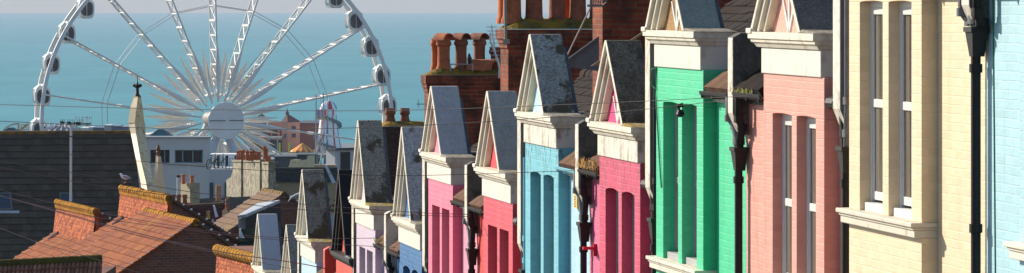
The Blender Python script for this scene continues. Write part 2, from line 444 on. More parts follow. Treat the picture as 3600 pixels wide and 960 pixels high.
    # raised party walls
    if far:
        m = MB(); pf = [(.08, z-.02), (.08, z-1.78), (.16, z-1.98), (.26, z-2.03), (.42, z-2.03), (.42, z-.9), (1.0, z-.4), (1.0, z-.02)]
        m.prism([(.03, a, b) for a, b in pf], (-.28, 0, 0), 1, 1, lambda i: 0 if i in (0, 1) else 1)
        part('party_wall', m, [strip or WHITE2, GREYREN], h, bevel=.01)
        m = MB(); pf = [(.07, z-.05), (.07, z-.82), (.15, z-1.02), (.30, z-1.06), (.34, z-.8), (1.3, z-.15), (1.3, z+.02), (.35, z+.01), (.16, z+.0)]
        m.prism([(4.48, a, b) for a, b in pf], (-.24, 0, 0), 1, 1, lambda i: 0 if i in (0, 1) else 1)
        part('party_wall', m, [stub or WHITE2, stub or STONE], h, bevel=.012)
        # rainwater: two swan necks into a hopper at each side
        for hx, hz, full in ((4.40, z-{'M': 1.0, 'K': 1.17}.get(key, 1.26), 1), (-.02, z-2.12, 0)):
            m = MB(); hy = .15
            m.hexa([(hx-.05, hy-.04, hz-.24), (hx+.05, hy-.04, hz-.24), (hx+.05, hy+.06, hz-.24), (hx-.05, hy+.06, hz-.24),
                    (hx-.11, hy-.06, hz-.04), (hx+.11, hy-.06, hz-.04), (hx+.11, hy+.07, hz-.04), (hx-.11, hy+.07, hz-.04)])
            m.box(hx-.122, hx+.122, hy-.072, hy+.08, hz-.04, hz)
            m.tube((hx, hy, hz-.22), (hx, hy, -1.2), .042, 10)
            for q in range(4):
                m.tube((hx, hy, hz-.30-1.3*q), (hx, hy, hz-.37-1.3*q), .056, 10)
            part('hopper_pipe', m, BLACKM, h, smooth=True)
            for sx in (-1, 1):
                m = MB(); zz = z-.66 if full else z-.62
                xs = hx + (.17 if full else .13)*sx
                if full: pts = [(xs+.05*sx, .1, zz), (xs+.05*sx, .1, zz-.22), (xs, hy, zz-.30), (hx+.06*sx, hy, hz+.06), (hx+.05*sx, hy, hz-.06)]
                else: pts = [(xs+.0*sx, .14, zz), (xs, .14, hz+.42), (hx+.06*sx, hy, hz+.12), (hx+.05*sx, hy, hz-.06)]
                m.path(pts, .04, 9)
                for p in pts[1:-1]: m.lathe(p, [(.052, -.035), (.052, .035)], 9)
                sm = gutter if (key == 'I' and sx > 0 and not full) else (GREYP if (sx < 0 and full) or (key == 'M' and not full and sx > 0) else BLACKM)
                part('swan_neck', m, sm, h, smooth=True)
    return h, base
def to_world(base, x, y, z):
    """house-local metres (along the street towards the camera, into the house, above the cornice) to the world"""
    return base + Vector((x*SP + y*CP, -x*CP + y*SP, z + H0))
# ------------------------------------------------------------------ the painted terrace
W = {k: painted_brick('paint_' + k, c, *a) for k, c, *a in (
    ('cream_white', (.74, .72, .66)), ('stone', (.66, .62, .54)), ('pale_blue', (.46, .66, .80)), ('vermilion', (.74, .05, .02)),
    ('lilac', (.60, .48, .58)), ('cobalt', (.012, .13, .34)), ('pink', (.86, .16, .27)), ('coral_red', (.70, .05, .09)),
    ('sky_blue', (.15, .50, .60), (.02, .09, .11), .85), ('magenta', (.62, .045, .125), (.10, .02, .03), .75), ('green', (.035, .57, .28)),
    ('salmon', (.74, .32, .25)), ('cream', (.79, .62, .405)), ('powder_blue', (.39, .63, .70)))}
W['red_flush'] = painted_brick('paint_red_flush', (.72, .035, .025)); W['pink_flush'] = painted_brick('paint_pink_flush', (.86, .30, .42))
W['lightblue_flush'] = painted_brick('paint_light_flush', (.42, .68, .78)); W['rose_flush'] = painted_brick('paint_rose_flush', (.68, .12, .25))
S = dict(
    A=slab('slab_pale_blue', (.62, .62, .64), (.54, .54, .57), spk=.25),
    B=slab('slab_lichen_grey', (.42, .44, .40), (.27, .26, .21), (.08, .07, .035), .56),
    C=slab('slab_rusty_lichen', (.46, .42, .34), (.25, .21, .15), (.085, .052, .02), .5, .9, (.16, .10, .025)),
    E=slab('slab_dark_lichen', (.52, .50, .41), (.30, .265, .2), (.075, .055, .03), .53, .85, (.15, .095, .035)),
    F=slab('slab_light_stained', (.62, .61, .59), (.54, .53, .52), (.10, .08, .035), .56, .95),
    G=slab('slab_clean_grey', (.56, .55, .53), (.46, .46, .45), None, .5, .9, None, 18, .2, spk=.3),
    H=slab('slab_blue_grey', (.48, .49, .45), (.36, .36, .31), spk=.4),
    I=slab('slab_peeling', (.56, .55, .49), (.33, .31, .26), (.11, .075, .04), .53, .95),
    J=slab('slab_black_lichen', (.30, .25, .18), (.12, .10, .066), (.05, .04, .022), .55, .7, (.26, .17, .03)),
    K=slab('slab_smooth_teal', (.40, .43, .37), (.29, .31, .26), spk=.35),
    L=slab('slab_speckled', (.34, .32, .29), (.18, .165, .15), None, .5, .9, None, 60))
BLACKS = plain('black_slab', (.012, .013, .015), .7, .2, 6, .2)
HS = {}
def hs(key, *a, **k): HS[key] = house(key, *a, **k)
hs('A', 884, 930, 'far', W['cream_white'], 1.210, S['A'], W['cream_white'], 'cream white terraced house under a smooth pale blue gable slope, lowest of the row', win=False)
hs('B', 982, 977, 'near', W['stone'], 1.200, S['B'], CREAMW, 'terraced house under a streaky grey green gable slope, just beyond the pale blue rendered one', win=False)
hs('C', 1036, 823, 'far', W['pale_blue'], 1.380, S['C'], W['pale_blue'], 'pale blue terraced house with a rust spotted gable slope, next to the red house', stub=W['vermilion'], win=False)
hs('D', 1160, 878, 'near', W['vermilion'], 1.580, BLACKS, W['vermilion'], 'orange red terraced house with an all black gable', dark=True, win=False)
hs('E', 1226, 698, 'far', W['lilac'], 1.480, S['E'], W['lilac'], 'pale lilac terraced house with dark lichen on its gable slope', stub=WHITE2)
hs('F', 1375, 758, 'near', W['cobalt'], 1.550, S['F'], W['cobalt'], 'deep blue terraced house with a white stained gable slope', arch=.045)
hs('G', 1474, 531, 'far', W['pink'], 1.080, S['G'], pebble('pebble_pink', (.78, .25, .36), (.6, .2, .28)), 'bright pink terraced house under a clean grey gable slope', flush=W['pink_flush'])
hs('H', 1664, 583, 'near', W['coral_red'], 1.140, S['H'], pebble('pebble_red', (.72, .06, .08), (.55, .05, .07)), 'coral red terraced house under a blue grey gable slope', flush=W['red_flush'])
TEALP = plain('sky_blue_pipe', (.22, .50, .60), .5, .1, 6)
hs('I', 1808, 390, 'far', W['sky_blue'], 1.085, S['I'], W['lightblue_flush'], 'sky blue terraced house with brown peeling patches on its gable slope', frieze=WHITE2, flush=W['lightblue_flush'], arch=.03, gutter=TEALP)
hs('J', 2063, 424, 'near', W['magenta'], 1.030, S['J'], pebble('pebble_magenta', (.62, .05, .2), (.5, .04, .15)), 'magenta terraced house with a black lichen crusted gable slope', frieze=WHITE2, arch=.03, stripes=True, flush=W['rose_flush'])
hs('K', 2258, 105, 'far', W['green'], 1.05, S['K'], pebble('pebble_brown', (.42, .26, .1), (.16, .07, .02)), 'bright green terraced house with a white moulded sill', arch=.012, stripes=True)
hs('L', 2627, 111, 'near', W['salmon'], 1.05, S['L'], pebble('pebble_pink_pale', (.8, .4, .32), (.62, .3, .25)), 'salmon pink terraced house with white sash windows', arch=.012, stripes=True, frame=UPVC)
hs('M', 2920, -300, 'far', W['cream'], 1.05, S['G'], CREAMW, 'cream yellow terraced house with two tall sash windows over a grey sill', arch=.012, frame=UPVC, trim=stucco('stone_sill', (.62, .56, .46), (.2, .16, .1), .6, .55))
hs('N', 3503, -353, 'near', W['powder_blue'], 1.05, S['H'], CREAMW, 'powder blue terraced house with only its bare wall and sill corner showing', arch=.012, frame=UPVC)

def pot(mb, c, r, hgt, mi=0, cowl=None, roll=True):
    pr = [(r*1.12, 0), (r*1.1, .06), (r*.92, .12), (r*.86, hgt*.55), (r*.9, hgt-.14), (r*1.08, hgt-.12), (r*1.1, hgt-.07), (r*.98, hgt-.05), (r*1.02, hgt)]
    mb.lathe(c, pr, 16)
    if cowl:
        cx, cy, cz = c; zz = cz + hgt - .03; ax = Vector((.8, .6, 0)); pr = Vector((.6, -.8, 0)); n = 9
        out = [(cowl*math.cos(math.pi*k/n), cowl*math.sin(math.pi*k/n)*.92) for k in range(n+1)]
        inn = [(.86*cowl*math.cos(math.pi*k/n), .84*cowl*math.sin(math.pi*k/n)*.92) for k in range(n, -1, -1)]
        C = Vector((cx, cy, zz)) - ax*.14
        mb.prism([C + pr*a + Vector((0, 0, b)) for a, b in out+inn], ax*.28)
def stack(key, x0, x1, y0, y1, ztop, zbot, pots, corbel=.06, capz=.12, mat=None, shape=None):
    h, base = HS[key]; lz = ztop - base.z
    m = MB(); m.box(x0, x1, y0, y1, zbot-base.z, lz-.30)
    if corbel:
        for k in range(3): m.box(x0-corbel*(k+1)/3, x1+corbel*(k+1)/3, y0-corbel*(k+1)/3, y1+corbel*(k+1)/3, lz-.30+.075*k, lz-.225+.075*k)
        m.box(x0-corbel, x1+corbel, y0-corbel, y1+corbel, lz-.075, lz)
    else: m.box(x0, x1, y0, y1, lz-.3, lz)
    st = part('chimney_stack', m, mat or BRICK, h, bevel=.006)
    m = MB(); e = corbel*.6; nx, ny = 8, 18; g = []
    for i in range(nx+1):
        for j in range(ny+1):
            u, v = i/nx, j/ny; k = min(u, 1-u)*2; k2 = min(v, 1-v)*2
            hz = capz*min(1, 2.2*min(k, k2*1.6))*(.8+.3*rnd.random()); g.append((x0-e+(x1-x0+2*e)*u, y0-e+(y1-y0+2*e)*v, lz+.012+hz))
    for i in range(nx):
        for j in range(ny):
            a = i*(ny+1)+j; m.face([g[a], g[a+ny+1], g[a+ny+2], g[a+1]])
    part('flaunching', m, MOSS, st, smooth=True)
    for (x, y, r, hg, mat_, cowl) in pots:
        m = MB(); pot(m, (x, y, lz+capz*.6), r, hg, 0, cowl); part('chimney_pot', m, mat_, st, smooth=True)
    return h, base, lz
# stacks on the party walls, each four pots or more
stack('D', .1, .62, 1.73, 3.4, 41.62, 39.2, [(.36, 2.05, .13, .60, TERRA, .145), (.36, 2.37, .12, .61, TERRAD, .135), (.3, 2.72, .12, .61, TERRAD, .135), (.18, 1.93, .09, .60, TERRAO, None), (.36, 3.05, .15, .45, TERRAD, None)])
stack('F', .4, 1.2, 1.74, 3.45, 42.52, 39.6, [(.85, 1.86, .165, .9, TERRA, None), (.85, 2.22, .155, .9, TERRAD, None), (.85, 2.60, .15, .9, TERRAD, None), (.85, 2.94, .15, .9, TERRAD, None), (.55, 1.80, .14, .9, TERRAO, None), (.55, 2.82, .085, .9, TERRAO, None), (.85, 3.27, .15, .9, TERRAD, None)], .07, .16)
stack('H', .62, 1.4, 1.61, 3.6, 43.9, 41.2, [(.9, 1.8, .18, .8, TERRA, None), (.9, 2.3, .18, .8, TERRA, None), (.9, 2.8, .18, .8, TERRA, None)])
stack('B', .0, .8, 2.02, 3.0, 40.42, 38.3, [(.42, 2.22, .10, .32, TERRAD, None), (.42, 2.52, .095, .32, TERRAD, None)], .03, .1, red_brick('dark_brick', (.07, .035, .03), (.05, .03, .025), (.08, .07, .06)))
# fallen half-round cowl on the far stack
h, b = HS['D']; m = MB()
n = 9; out = [(.2*math.cos(math.pi*k/n), .2*math.sin(math.pi*k/n)) for k in range(n+1)]; inn = [(.16*math.cos(math.pi*k/n), .16*math.sin(math.pi*k/n)) for k in range(n, -1, -1)]
lz = 41.62 - b.z + .10
m.prism([(.5+.8*a-.12, 2.56-.6*a, lz+c) for a, c in out+inn], (.3, .4, 0)); o = b + Vector((0, 0, lz))
wm = MB(); wm.v = [tuple(b + Vector((x*SP+y*CP, -x*CP+y*SP, z))) for x, y, z in m.v]; wm.f = m.f; wm.m = m.m
solo('ridge_cowl', wm, TERRA, 'loose half round clay cowl lying on the mossy chimney top', 'cowl', b + Vector((.5*SP+2.56*CP, -.5*CP+2.56*SP, lz)), -math.pi/2+PH)
# grey upstand and tan verge board behind the peeling and the lichen gables
h, b = HS['H']; ln = Line(2105, 57.6, -80.8)
m = MB()
def hl(y, px_y, x=0.0): return None
Z0 = 58.2
def up(px, py, Z): p = WP(px, py, Z); return p
m.prism([up(1968, 232, Z0), up(2106, 250, Z0), up(2106, 128, Z0), up(2098, 131, Z0), up(1975, 222, Z0)], (0, .12, 0), 0)
part('roof_upstand', m, GREYREN, h, world=True)
m = MB(); m.prism([up(1972, 224, Z0-.06), up(2100, 131, Z0-.06), up(2106, 127, Z0-.06), up(2104, 136, Z0-.06), up(1978, 229, Z0-.06)], (0, .2, 0), 0)
part('roof_upstand', m, LEAD, h, world=True, label='pale lead flashing')
h, b = HS['J']; Z1 = 50.4
m = MB(); m.prism([up(2078, 232, Z1), up(2266, 108, Z1), up(2266, 118, Z1), up(2094, 232, Z1)], (0, .1, 0)); part('verge_board', m, TIMBER, h, world=True)

# yellow name plate, red lamp arm, hanging bracket on the walls
h, b = HS['I']
m = MB(); m.box(3.46, 3.70, .19, .238, H0-1.13, H0-.95)
for k in range(7):
    zz = H0-.972-.0215*k
    m.box(3.53, 3.63, .186, .19, zz-.007, zz, 1); m.box(3.53+.07*(k % 2), 3.56+.07*(k % 2), .186, .19, zz-.014, zz-.0075, 1)
c = to_world(b, 3.58, .214, -1.13)
wm = MB(); wm.v = [tuple(to_world(b, x, y, z-H0)) for x, y, z in m.v]; wm.f = m.f; wm.m = m.m
solo('name_plate', wm, [plain('plate_yellow', (.75, .55, .2), .5), plain('plate_brown', (.2, .06, .02), .6)], 'small yellow plate with brown lettering on the light blue wall', 'sign', c, -math.pi/2+PH)
def hw(key, mb):
    b = HS[key][1]; w = MB(); w.v = [tuple(to_world(b, x, y, z)) for x, y, z in mb.v]; w.f = mb.f; w.m = mb.m; return w
m = MB(); m.box(-.70, -.62, .07, .21, -1.60, -1.565); m.box(-.69, -.63, .20, .24, -1.68, -1.53)
solo('lamp_arm', hw('J', m), plain('red_paint_arm', (.5, .01, .03), .4), 'red metal arm sticking out of the magenta wall beside the black pipe', 'wall bracket', to_world(HS['J'][1], -.66, .2, -1.68), -math.pi/2+PH)
m = MB(); m.path([(1.95, .07, -.80), (1.95, .02, -.81), (1.95, .03, -.87)], .03, 6); m.lathe((1.95, .04, -.9), [(.02, -.03), (.05, 0), (.03, .05)], 8)
solo('wire_clamp', hw('K', m), BLACKM, 'black cable clamp hanging over the green window mullion', 'cable clamp', to_world(HS['K'][1], 1.95, .04, -.93), -math.pi/2+PH)
# green cable on the green bay, weeds in the gutters
h, b = HS['K']; m = MB()
m.path([(.36, .09, H0-.42), (.34, .085, H0-.7), (.45, .085, H0-1.05), (.62, .085, H0-1.6), (.66, .088, H0-1.75)], .009, 5); part('cable', m, GREENC, h)
m = MB(); m.path([(.36, .09, H0-.42), (.28, .05, H0-.44), (.27, .06, H0-.62), (.33, .085, H0-.66)], .008, 5); part('cable', m, GREENC, h)
h, b = HS['N']; m = MB(); m.path([(-.95, .235, H0+.4), (-.94, .235, H0-.6), (-.9, .235, H0-1.8), (-.86, .235, H0-3.2)], .006, 5); part('cable', m, GREENC, h)
def weed(key, x0, x1, z, n, mat, name, label, hgt=.14):
    m = MB()
    for i in range(n):
        x = rnd.uniform(x0, x1); y = rnd.uniform(.04, .16); q = rnd.uniform(.4, 1)*hgt; a = rnd.uniform(0, 6.3); dx, dy = math.cos(a)*q*.7, math.sin(a)*q*.7
        m.face([(x-.01, y, z), (x+.01, y, z), (x+dx*.5+.012, y+dy*.5, z+q), (x+dx*.5-.012, y+dy*.5, z+q*.95)]); m.face([(x+dx*.5-.012, y+dy*.5, z+q*.95), (x+dx*.5+.012, y+dy*.5, z+q), (x+dx, y+dy, z+q*.6)])
    solo(name, hw(key, m), mat, label, 'weed', to_world(HS[key][1], (x0+x1)/2, .1, z), -math.pi/2+PH)
weed('L', -1.1, -.1, -.625, 110, WEED, 'gutter_weed', 'green weed tufts in the grey gutter left of the salmon bay', .055)
weed('J', -1.25, .2, -.60, 110, WEEDR, 'gutter_weed', 'dry yellow weeds spilling over the gutter left of the magenta bay', .14)
weed('E', 3.0, 3.5, -.60, 60, WEED, 'gutter_weed', 'clump of green moss in the short gutter right of the lilac bay', .1)

# ------------------------------------------------------------------ aerials, birds and a stay by the big chimneys
def aerial(name, label, root, mast, boom, n, el, spread, vertical=False):
    m = MB()
    for a, c in zip(mast, mast[1:]): m.tube(a, c, .018, 6)
    b0, b1 = Vector(boom[0]), Vector(boom[1]); m.tube(b0, b1, .012, 6)
    for k in range(n):
        p = b0 + (b1-b0)*(k+.5)/n; e = Vector(el)*spread*(1-.3*k/n); m.tube(p-e, p+e, .006, 5)
    return solo(name, m, ALU, label, 'tv aerial', root)
Zc = 66.4
aerial('tv_aerial', 'silver aerial on a bent mast at the left corner of the biggest chimney', WP(1755, 275, Zc), [WP(1755, 275, Zc), WP(1756, 240, Zc), WP(1750, 212, Zc), WP(1724, 145, Zc), WP(1724, 115, Zc)], (WP(1728, 88, Zc), WP(1745, 215, Zc)), 9, (1, 0, 0), .085)
m = MB(); p0 = WP(1778, 150, 66.3); m.tube(WP(1778, 150, 66.3), WP(1775, -60, 66.3), .022, 8); m.box(p0.x-.04, p0.x+.06, p0.y-.05, p0.y+.25, p0.z-.02, p0.z+.05)
solo('aerial_mast', m, plain('mast_grey', (.3, .27, .22), .5), 'grey aerial mast strapped to the corner of the biggest chimney', 'mast', WP(1778, 152, 66.3))
m = MB(); Zd = 57.6
m.box(WP(2064, 18, Zd).x, WP(2118, 18, Zd).x, Zd-.1, Zd-.05, WP(0, 24, Zd).z, WP(0, 16, Zd).z)
for k in range(5): m.tube(WP(2078+8*k, 22, Zd-.08), WP(2082+8*k, -30, Zd-.3), .008, 5)
m.path([WP(2118, 20, Zd-.08), WP(2132, 8, Zd-.15), WP(2136, -20, Zd-.25)], .01, 5)
m.path([WP(2090, 4, Zd-.2), WP(2110, 10, Zd-.25), WP(2134, -2, Zd-.25)], .006, 5)
solo('aerial_bracket', m, plain('bracket_grey', (.2, .2, .22), .4), 'dark metal aerial bracket clamped to the brick chimney at the top edge', 'bracket', WP(2090, 24, Zd))
m = MB(); m.tube(WP(2076, 26, 57.5), WP(1982, 220, 57.9), .012, 5)
solo('wire_stay', m, plain('stay_pale', (.55, .45, .4), .6), 'pale straight stay wire slanting between the two big brick chimneys', 'stay wire', WP(1982, 220, 57.9))
p = WP(1465, 366, 83); m = MB(); m.tube(p, p+Vector((.36, 0, 0)), .008, 5)
for k in range(3): m.tube(p+Vector((.03+.15*k, -.01, -.07)), p+Vector((.03+.15*k, -.01, .08)), .006, 5)
m.tube(p+Vector((.36, 0, 0)), WP(1540, 372, 79), .01, 5)
solo('tv_aerial', m, plain('aerial_dark', (.05, .07, .08), .5), 'small dark three bar aerial against the sea left of the mossy brick chimney', 'tv aerial', p+Vector((.36, 0, -.08)))
m = MB(); Zp = 75.0
p = WP(1650, 222, Zp)
m.path([p+Vector((0,0,-.02)), p+Vector((.002,0,.03)), p+Vector((0,.0,.09)), p+Vector((-.003,0,.125)), p+Vector((-.004,-.01,.15)), p+Vector((-.004,-.01,.175))], [.018, .042, .045, .028, .024, .012], 10)
m.path([p+Vector((.01,.02,.05)), p+Vector((.03,.06,-.03))], [.03, .012], 6); m.tube(p+Vector((-.004,-.02,.155)), p+Vector((-.02,-.04,.15)), .006, 5, .002)
solo('small_bird', m, plain('bird_black', (.03, .03, .035), .6), 'small black bird perched between the tall clay chimney pots', 'bird', p, smooth=True)
m = MB(); m.tube(WP(1580, 226, Zp), WP(1665, 226, Zp), .012, 6); m.tube(WP(1584, 226, Zp), WP(1584, 250, Zp), .012, 6); m.tube(WP(1662, 226, Zp), WP(1662, 250, Zp), .012, 6)
solo('perch_rail', m, plain('rail_grey', (.3, .32, .33), .5), 'thin grey rail between the clay pots with the small bird on it', 'rail', WP(1584, 250, Zp))
# ------------------------------------------------------------------ roofs across the foot of the street
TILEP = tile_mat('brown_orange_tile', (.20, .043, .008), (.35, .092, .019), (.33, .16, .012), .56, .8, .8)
TILER = tile_mat('brown_shadow_tile', (.10, .05, .035), (.15, .075, .05), (.12, .09, .02), .5, .7, 1.5)  # darker copy of the roof tile, shade of the right slopes coloured in
TILEH = tile_mat('orange_hung_tile', (.24, .042, .012), (.60, .16, .048), (.35, .17, .05), .66, .5, 1.8)
YMOSS = moss_cap('yellow_lichen_ridge', (.46, .22, .02), (.22, .11, .02), (.36, .16, .06)); PLAINR = moss_cap('brown_ridge_tile', (.24, .16, .06), (.15, .1, .06), (.3, .22, .15))
DKBRICK = red_brick('dark_gable_brick', (.30, .10, .06), (.13, .06, .05), (.22, .17, .12), mort=.012)
CLIP = plain('white_clip', (.8, .8, .78), .4)
def street_house(name, label, px, py, Y, a, L, wl, wr, pitch, hung=0, near_z=3.2, tw=.30, tc=.28, ridge=None):
    """a house seen end on: ridge runs away from (px,py,Y); left slope in the sun, near gable towards the camera"""
    ln = Line(px, Y, a); top = WP(px, py, Y); d, n = ln.d, ln.n; tp = math.tan(R(pitch))
    base = Vector((top.x, top.y, ground_z(Y)))
    t = thing(name, label, 'house', base, R(a), 'brown roofed houses across the foot of the street')
    z0 = -hung
    m = MB(); e = .12
    prof = [(-wl+.1, z0-wl*tp-near_z), (wr-.1, z0-wl*tp-near_z), (wr-.1, -(wr-.1)*tp-.08), (0, -.10), (0, z0-.10) if hung else (0, -.1), (-wl+.1, z0-(wl-.1)*tp-.08)]
    if not hung: prof.pop(4)
    m.prism([top + n*x + Vector((0, 0, z)) + d*e for x, z in prof], d*(L-2*e)); part('wall', m, DKBRICK, t, True)
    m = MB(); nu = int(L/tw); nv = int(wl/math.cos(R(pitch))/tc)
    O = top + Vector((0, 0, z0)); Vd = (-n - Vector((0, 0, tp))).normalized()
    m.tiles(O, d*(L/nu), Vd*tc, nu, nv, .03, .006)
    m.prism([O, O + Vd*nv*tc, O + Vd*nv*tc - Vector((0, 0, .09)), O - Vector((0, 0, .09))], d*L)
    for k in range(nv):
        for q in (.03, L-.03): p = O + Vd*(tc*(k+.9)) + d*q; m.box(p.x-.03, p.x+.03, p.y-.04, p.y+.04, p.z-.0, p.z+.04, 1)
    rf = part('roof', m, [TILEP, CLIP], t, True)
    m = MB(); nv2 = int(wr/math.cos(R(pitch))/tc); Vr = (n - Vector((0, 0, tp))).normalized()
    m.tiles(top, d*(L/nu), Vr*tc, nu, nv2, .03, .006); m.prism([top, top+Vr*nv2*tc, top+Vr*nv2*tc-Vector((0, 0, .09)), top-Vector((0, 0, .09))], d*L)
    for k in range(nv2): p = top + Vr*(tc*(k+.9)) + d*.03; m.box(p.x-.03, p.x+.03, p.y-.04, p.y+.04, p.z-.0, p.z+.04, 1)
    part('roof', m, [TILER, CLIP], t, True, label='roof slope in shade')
    if hung:
        m = MB(); nu2 = int(L/.165); nh = int(hung/.105) + 3
        m.tiles(top + Vector((0, 0, -.18)) - n*.02, d*(L/nu2), Vector((0, 0, -.105)) - n*.012, nu2, nh, .02, .006)
        m.prism([top - n*.02, top + n*.1, top + n*.1 - Vector((0, 0, hung+.2)), top - n*.02 - Vector((0, 0, hung+.2))], d*L)
        part('hung_tile_wall', m, TILEH, t, True)
    m = MB(); r = .12 if hung else .11; nk = int(L/.32)
    for k in range(nk):
        p = top + d*(L*k/nk); q = top + d*(L*(k+1)/nk - .01); j = rnd.uniform(-.012, .012)
        m.tube(p + Vector((0, 0, -.06+j)), q + Vector((0, 0, -.06+j)), r*1.06, 10, r*.94)
    part('ridge_tile', m, ridge or YMOSS, rf, True, smooth=True)
    if hung:
        m = MB(); m.hexa([top+d*0-n*.07+Vector((0,0,-.24)), top+n*.1+Vector((0,0,-.24)), top+d*L+n*.1+Vector((0,0,-.24)), top+d*L-n*.07+Vector((0,0,-.24)),
                          top-n*.10+Vector((0,0,-.02)), top+n*.1+Vector((0,0,-.02)), top+d*L+n*.1+Vector((0,0,-.02)), top+d*L-n*.10+Vector((0,0,-.02))])
        part('ridge_cap', m, YMOSS, rf, True)
        m = MB(); q = top + d*(L-.5) - n*.03 + Vector((0, 0, -hung)); m.hexa([q+Vector((-.34, -.45, -.28)), q+Vector((.0, -.45, -.05)), q+Vector((.0, .4, -.05)), q+Vector((-.34, .4, -.28)), q+Vector((-.34, -.45, -.22)), q+Vector((.0, -.45, .03)), q+Vector((.0, .4, .03)), q+Vector((-.34, .4, -.22))]); part('flashing', m, plain('lead_flashing', (.5, .52, .55), .5), rf, True)
    return t, ln, top
street_house('brick_gable_house', 'house with a yellow mossy ridge and a dark brick gable at its near end', 690, 775, 120, 17, 7.0, 5.5, 4.2, 33)
street_house('tiled_house', 'house with a sunlit tile hung wall and the gull on its yellow ridge', 595, 690, 127.2, 17, 7.1, 7.5, 5.0, 32, .92)
street_house('tiled_house', 'house with a sunlit tile hung wall below the grey slate roof and its rooflights', 338, 738, 134.6, 17, 6.6, 6.5, 4.2, 32, 1.0)
# tile-hung end wall at the bottom, beyond the white gable
ln = Line(764, 107, 17); p = ln.at(764, 866); t = thing('tiled_house', 'house showing only an orange tile hung wall left of the pale blue gable', 'house', Vector((p.x, p.y, ground_z(107))), R(17), 'brown roofed houses across the foot of the street')
m = MB(); q0 = ln.at(764, 866); Lw = -6.5
nu = 39; m.tiles(q0 + Vector((0, 0, -.2)), ln.d*(Lw/nu), Vector((0, 0, -.105)) - ln.n*.008, nu, 26, .02, .006)
part('hung_tile_wall', m, TILEH, t, True)
m = MB(); m.prism([q0 + ln.n*.05, q0 + ln.n*4, q0 + ln.n*4 + Vector((0, 0, -6)), q0 + ln.n*.05 + Vector((0, 0, -6))], ln.d*Lw); part('wall', m, DKBRICK, t, True)
m = MB()
for k in range(20): a = q0 + ln.d*(Lw*k/20); c = q0 + ln.d*(Lw*(k+1)/20+.01); m.tube(a + Vector((0, 0, -.08)), c + Vector((0, 0, -.08)), .14, 9, .15)
m.prism([q0 - ln.n*.06 + Vector((0,0,-.22)), q0 + ln.n*.1 + Vector((0,0,-.22)), q0 + ln.n*.1, q0 - ln.n*.09 + Vector((0,0,-.03))], ln.d*Lw)
part('ridge_cap', m, YMOSS, t, True, smooth=True)
# pantiled roof in the bottom left corner
Y = 112.0; a0 = WP(-60, 930, Y); a1 = WP(359, 909, Y)
t = thing('pantile_roofed_house', 'house showing only a dark mossy ridge and curved clay tiles, bottom left corner', 'house', Vector((a0.x, Y, ground_z(Y))), 0)
m = MB(); U = (a1-a0); nu = 28; V = Vector((0, -.78, -.62)).normalized()*.3
m.prism([a0, a0+V*12-Vector((0, 0, .06)), a0+V*12-Vector((0, 0, .3)), a0-Vector((0, 0, .3))], U)
for i in range(nu):
    p = a0 + U*((i+.5)/nu)
    for j in range(9):
        q = p + V*(j+.35); m.tube(q + Vector((0, 0, .01)), q + V*1.05 + Vector((0, 0, .045+rnd.uniform(0, .01))), .05, 8, .058)
rf = part('roof', m, tile_mat('clay_pantile', (.20, .085, .05), (.42, .2, .13), (.1, .08, .02), .58, .6, 3), t, True, smooth=True)
m = MB()
for k in range(12): m.tube(a0+U*(k/12)+Vector((0, -.05, -.02)), a0+U*((k+1)/12)+Vector((0, -.05, -.02)), .14, 10, .13)
part('ridge_tile', m, moss_cap('dark_green_moss', (.09, .08, .012), (.03, .035, .01), (.05, .04, .025)), rf, True, smooth=True)
m = MB(); m.box(a0.x, a1.x-.1, Y+.1, Y+5, ground_z(Y)-1, a0.z-.35); part('wall', m, DKBRICK, t, True)

# gull on the lichen ridge
ln = Line(595, 127.2, 17); p = ln.at(437, 655) + Vector((0, 0, .10)); t = thing('gull', 'white and grey gull standing on the yellow lichen ridge', 'bird', p, R(8))
m = MB(); k = .78
pr = [((.30, 0, .20), .012), ((.2, 0, .215), .05), ((.08, 0, .225), .085), ((-.03, 0, .25), .085), ((-.09, 0, .29), .062), ((-.115, 0, .335), .046), ((-.135, 0, .365), .045), ((-.165, 0, .368), .034), ((-.185, 0, .362), .012)]
m.path([Vector(q)*k for q, r in pr], [r*k for q, r in pr], 12); part('body', m, plain('gull_white', (.8, .8, .8), .6), t, smooth=True)
m = MB(); m.path([Vector(q)*k for q in ((-.182, 0, .362), (-.215, 0, .355), (-.225, 0, .342))], [.013*k, .011*k, .004], 6); part('bill', m, plain('gull_bill', (.75, .5, .1), .5), t)
for s in (-1, 1):
    m = MB(); m.path([Vector(q)*k for q in ((-.05, s*.072, .265), (.06, s*.08, .255), (.2, s*.05, .225), (.33, s*.015, .195))], [.025*k, .05*k, .035*k, .006], 8); part('wing', m, plain('gull_grey', (.32, .36, .42), .6), t, smooth=True)
    m = MB(); m.tube(Vector((.03, s*.03, .16))*k, Vector((.03, s*.03, .0)), .010, 6); m.box(-.04, .05, s*.04-.025, s*.04+.025, 0, .012); part('leg', m, plain('gull_leg', (.6, .3, .28), .6), t)

# ------------------------------------------------------------------ slate roofed church with cream pinnacles
SLATE = tile_mat('grey_slate', (.078, .062, .046), (.125, .10, .075), (.12, .08, .03), .66, .4, .9)
Y = 172.0; a0 = WP(-420, 468, Y); a1 = WP(467, 463, Y)
t = thing('slate_roofed_church', 'church with a dark slate roof slope, two rooflights and a cream raking parapet', 'church', Vector((a1.x, Y, ground_z(Y))), 0)
U = a1 - a0; V = Vector((.15, -.66, -.75)).normalized()*.345
m = MB(); nu = 34; m.tiles(a0, U/nu, V, nu, 20, .06, .012); m.prism([a0, a0+V*20, a0+V*20-Vector((0, 0, .3)), a0-Vector((0, 0, .3))], U)
rf = part('roof', m, SLATE, t, True)
m = MB()
for k in range(24): m.tube(a0+U*(k/24)+Vector((0, 0, -.06)), a0+U*((k+1)/24-.0008)+Vector((0, 0, -.06)), .13, 9, .12)
part('ridge_tile', m, moss_cap('brown_ridge', (.28, .15, .03), (.1, .07, .04), (.12, .1, .08)), rf, True, smooth=True)
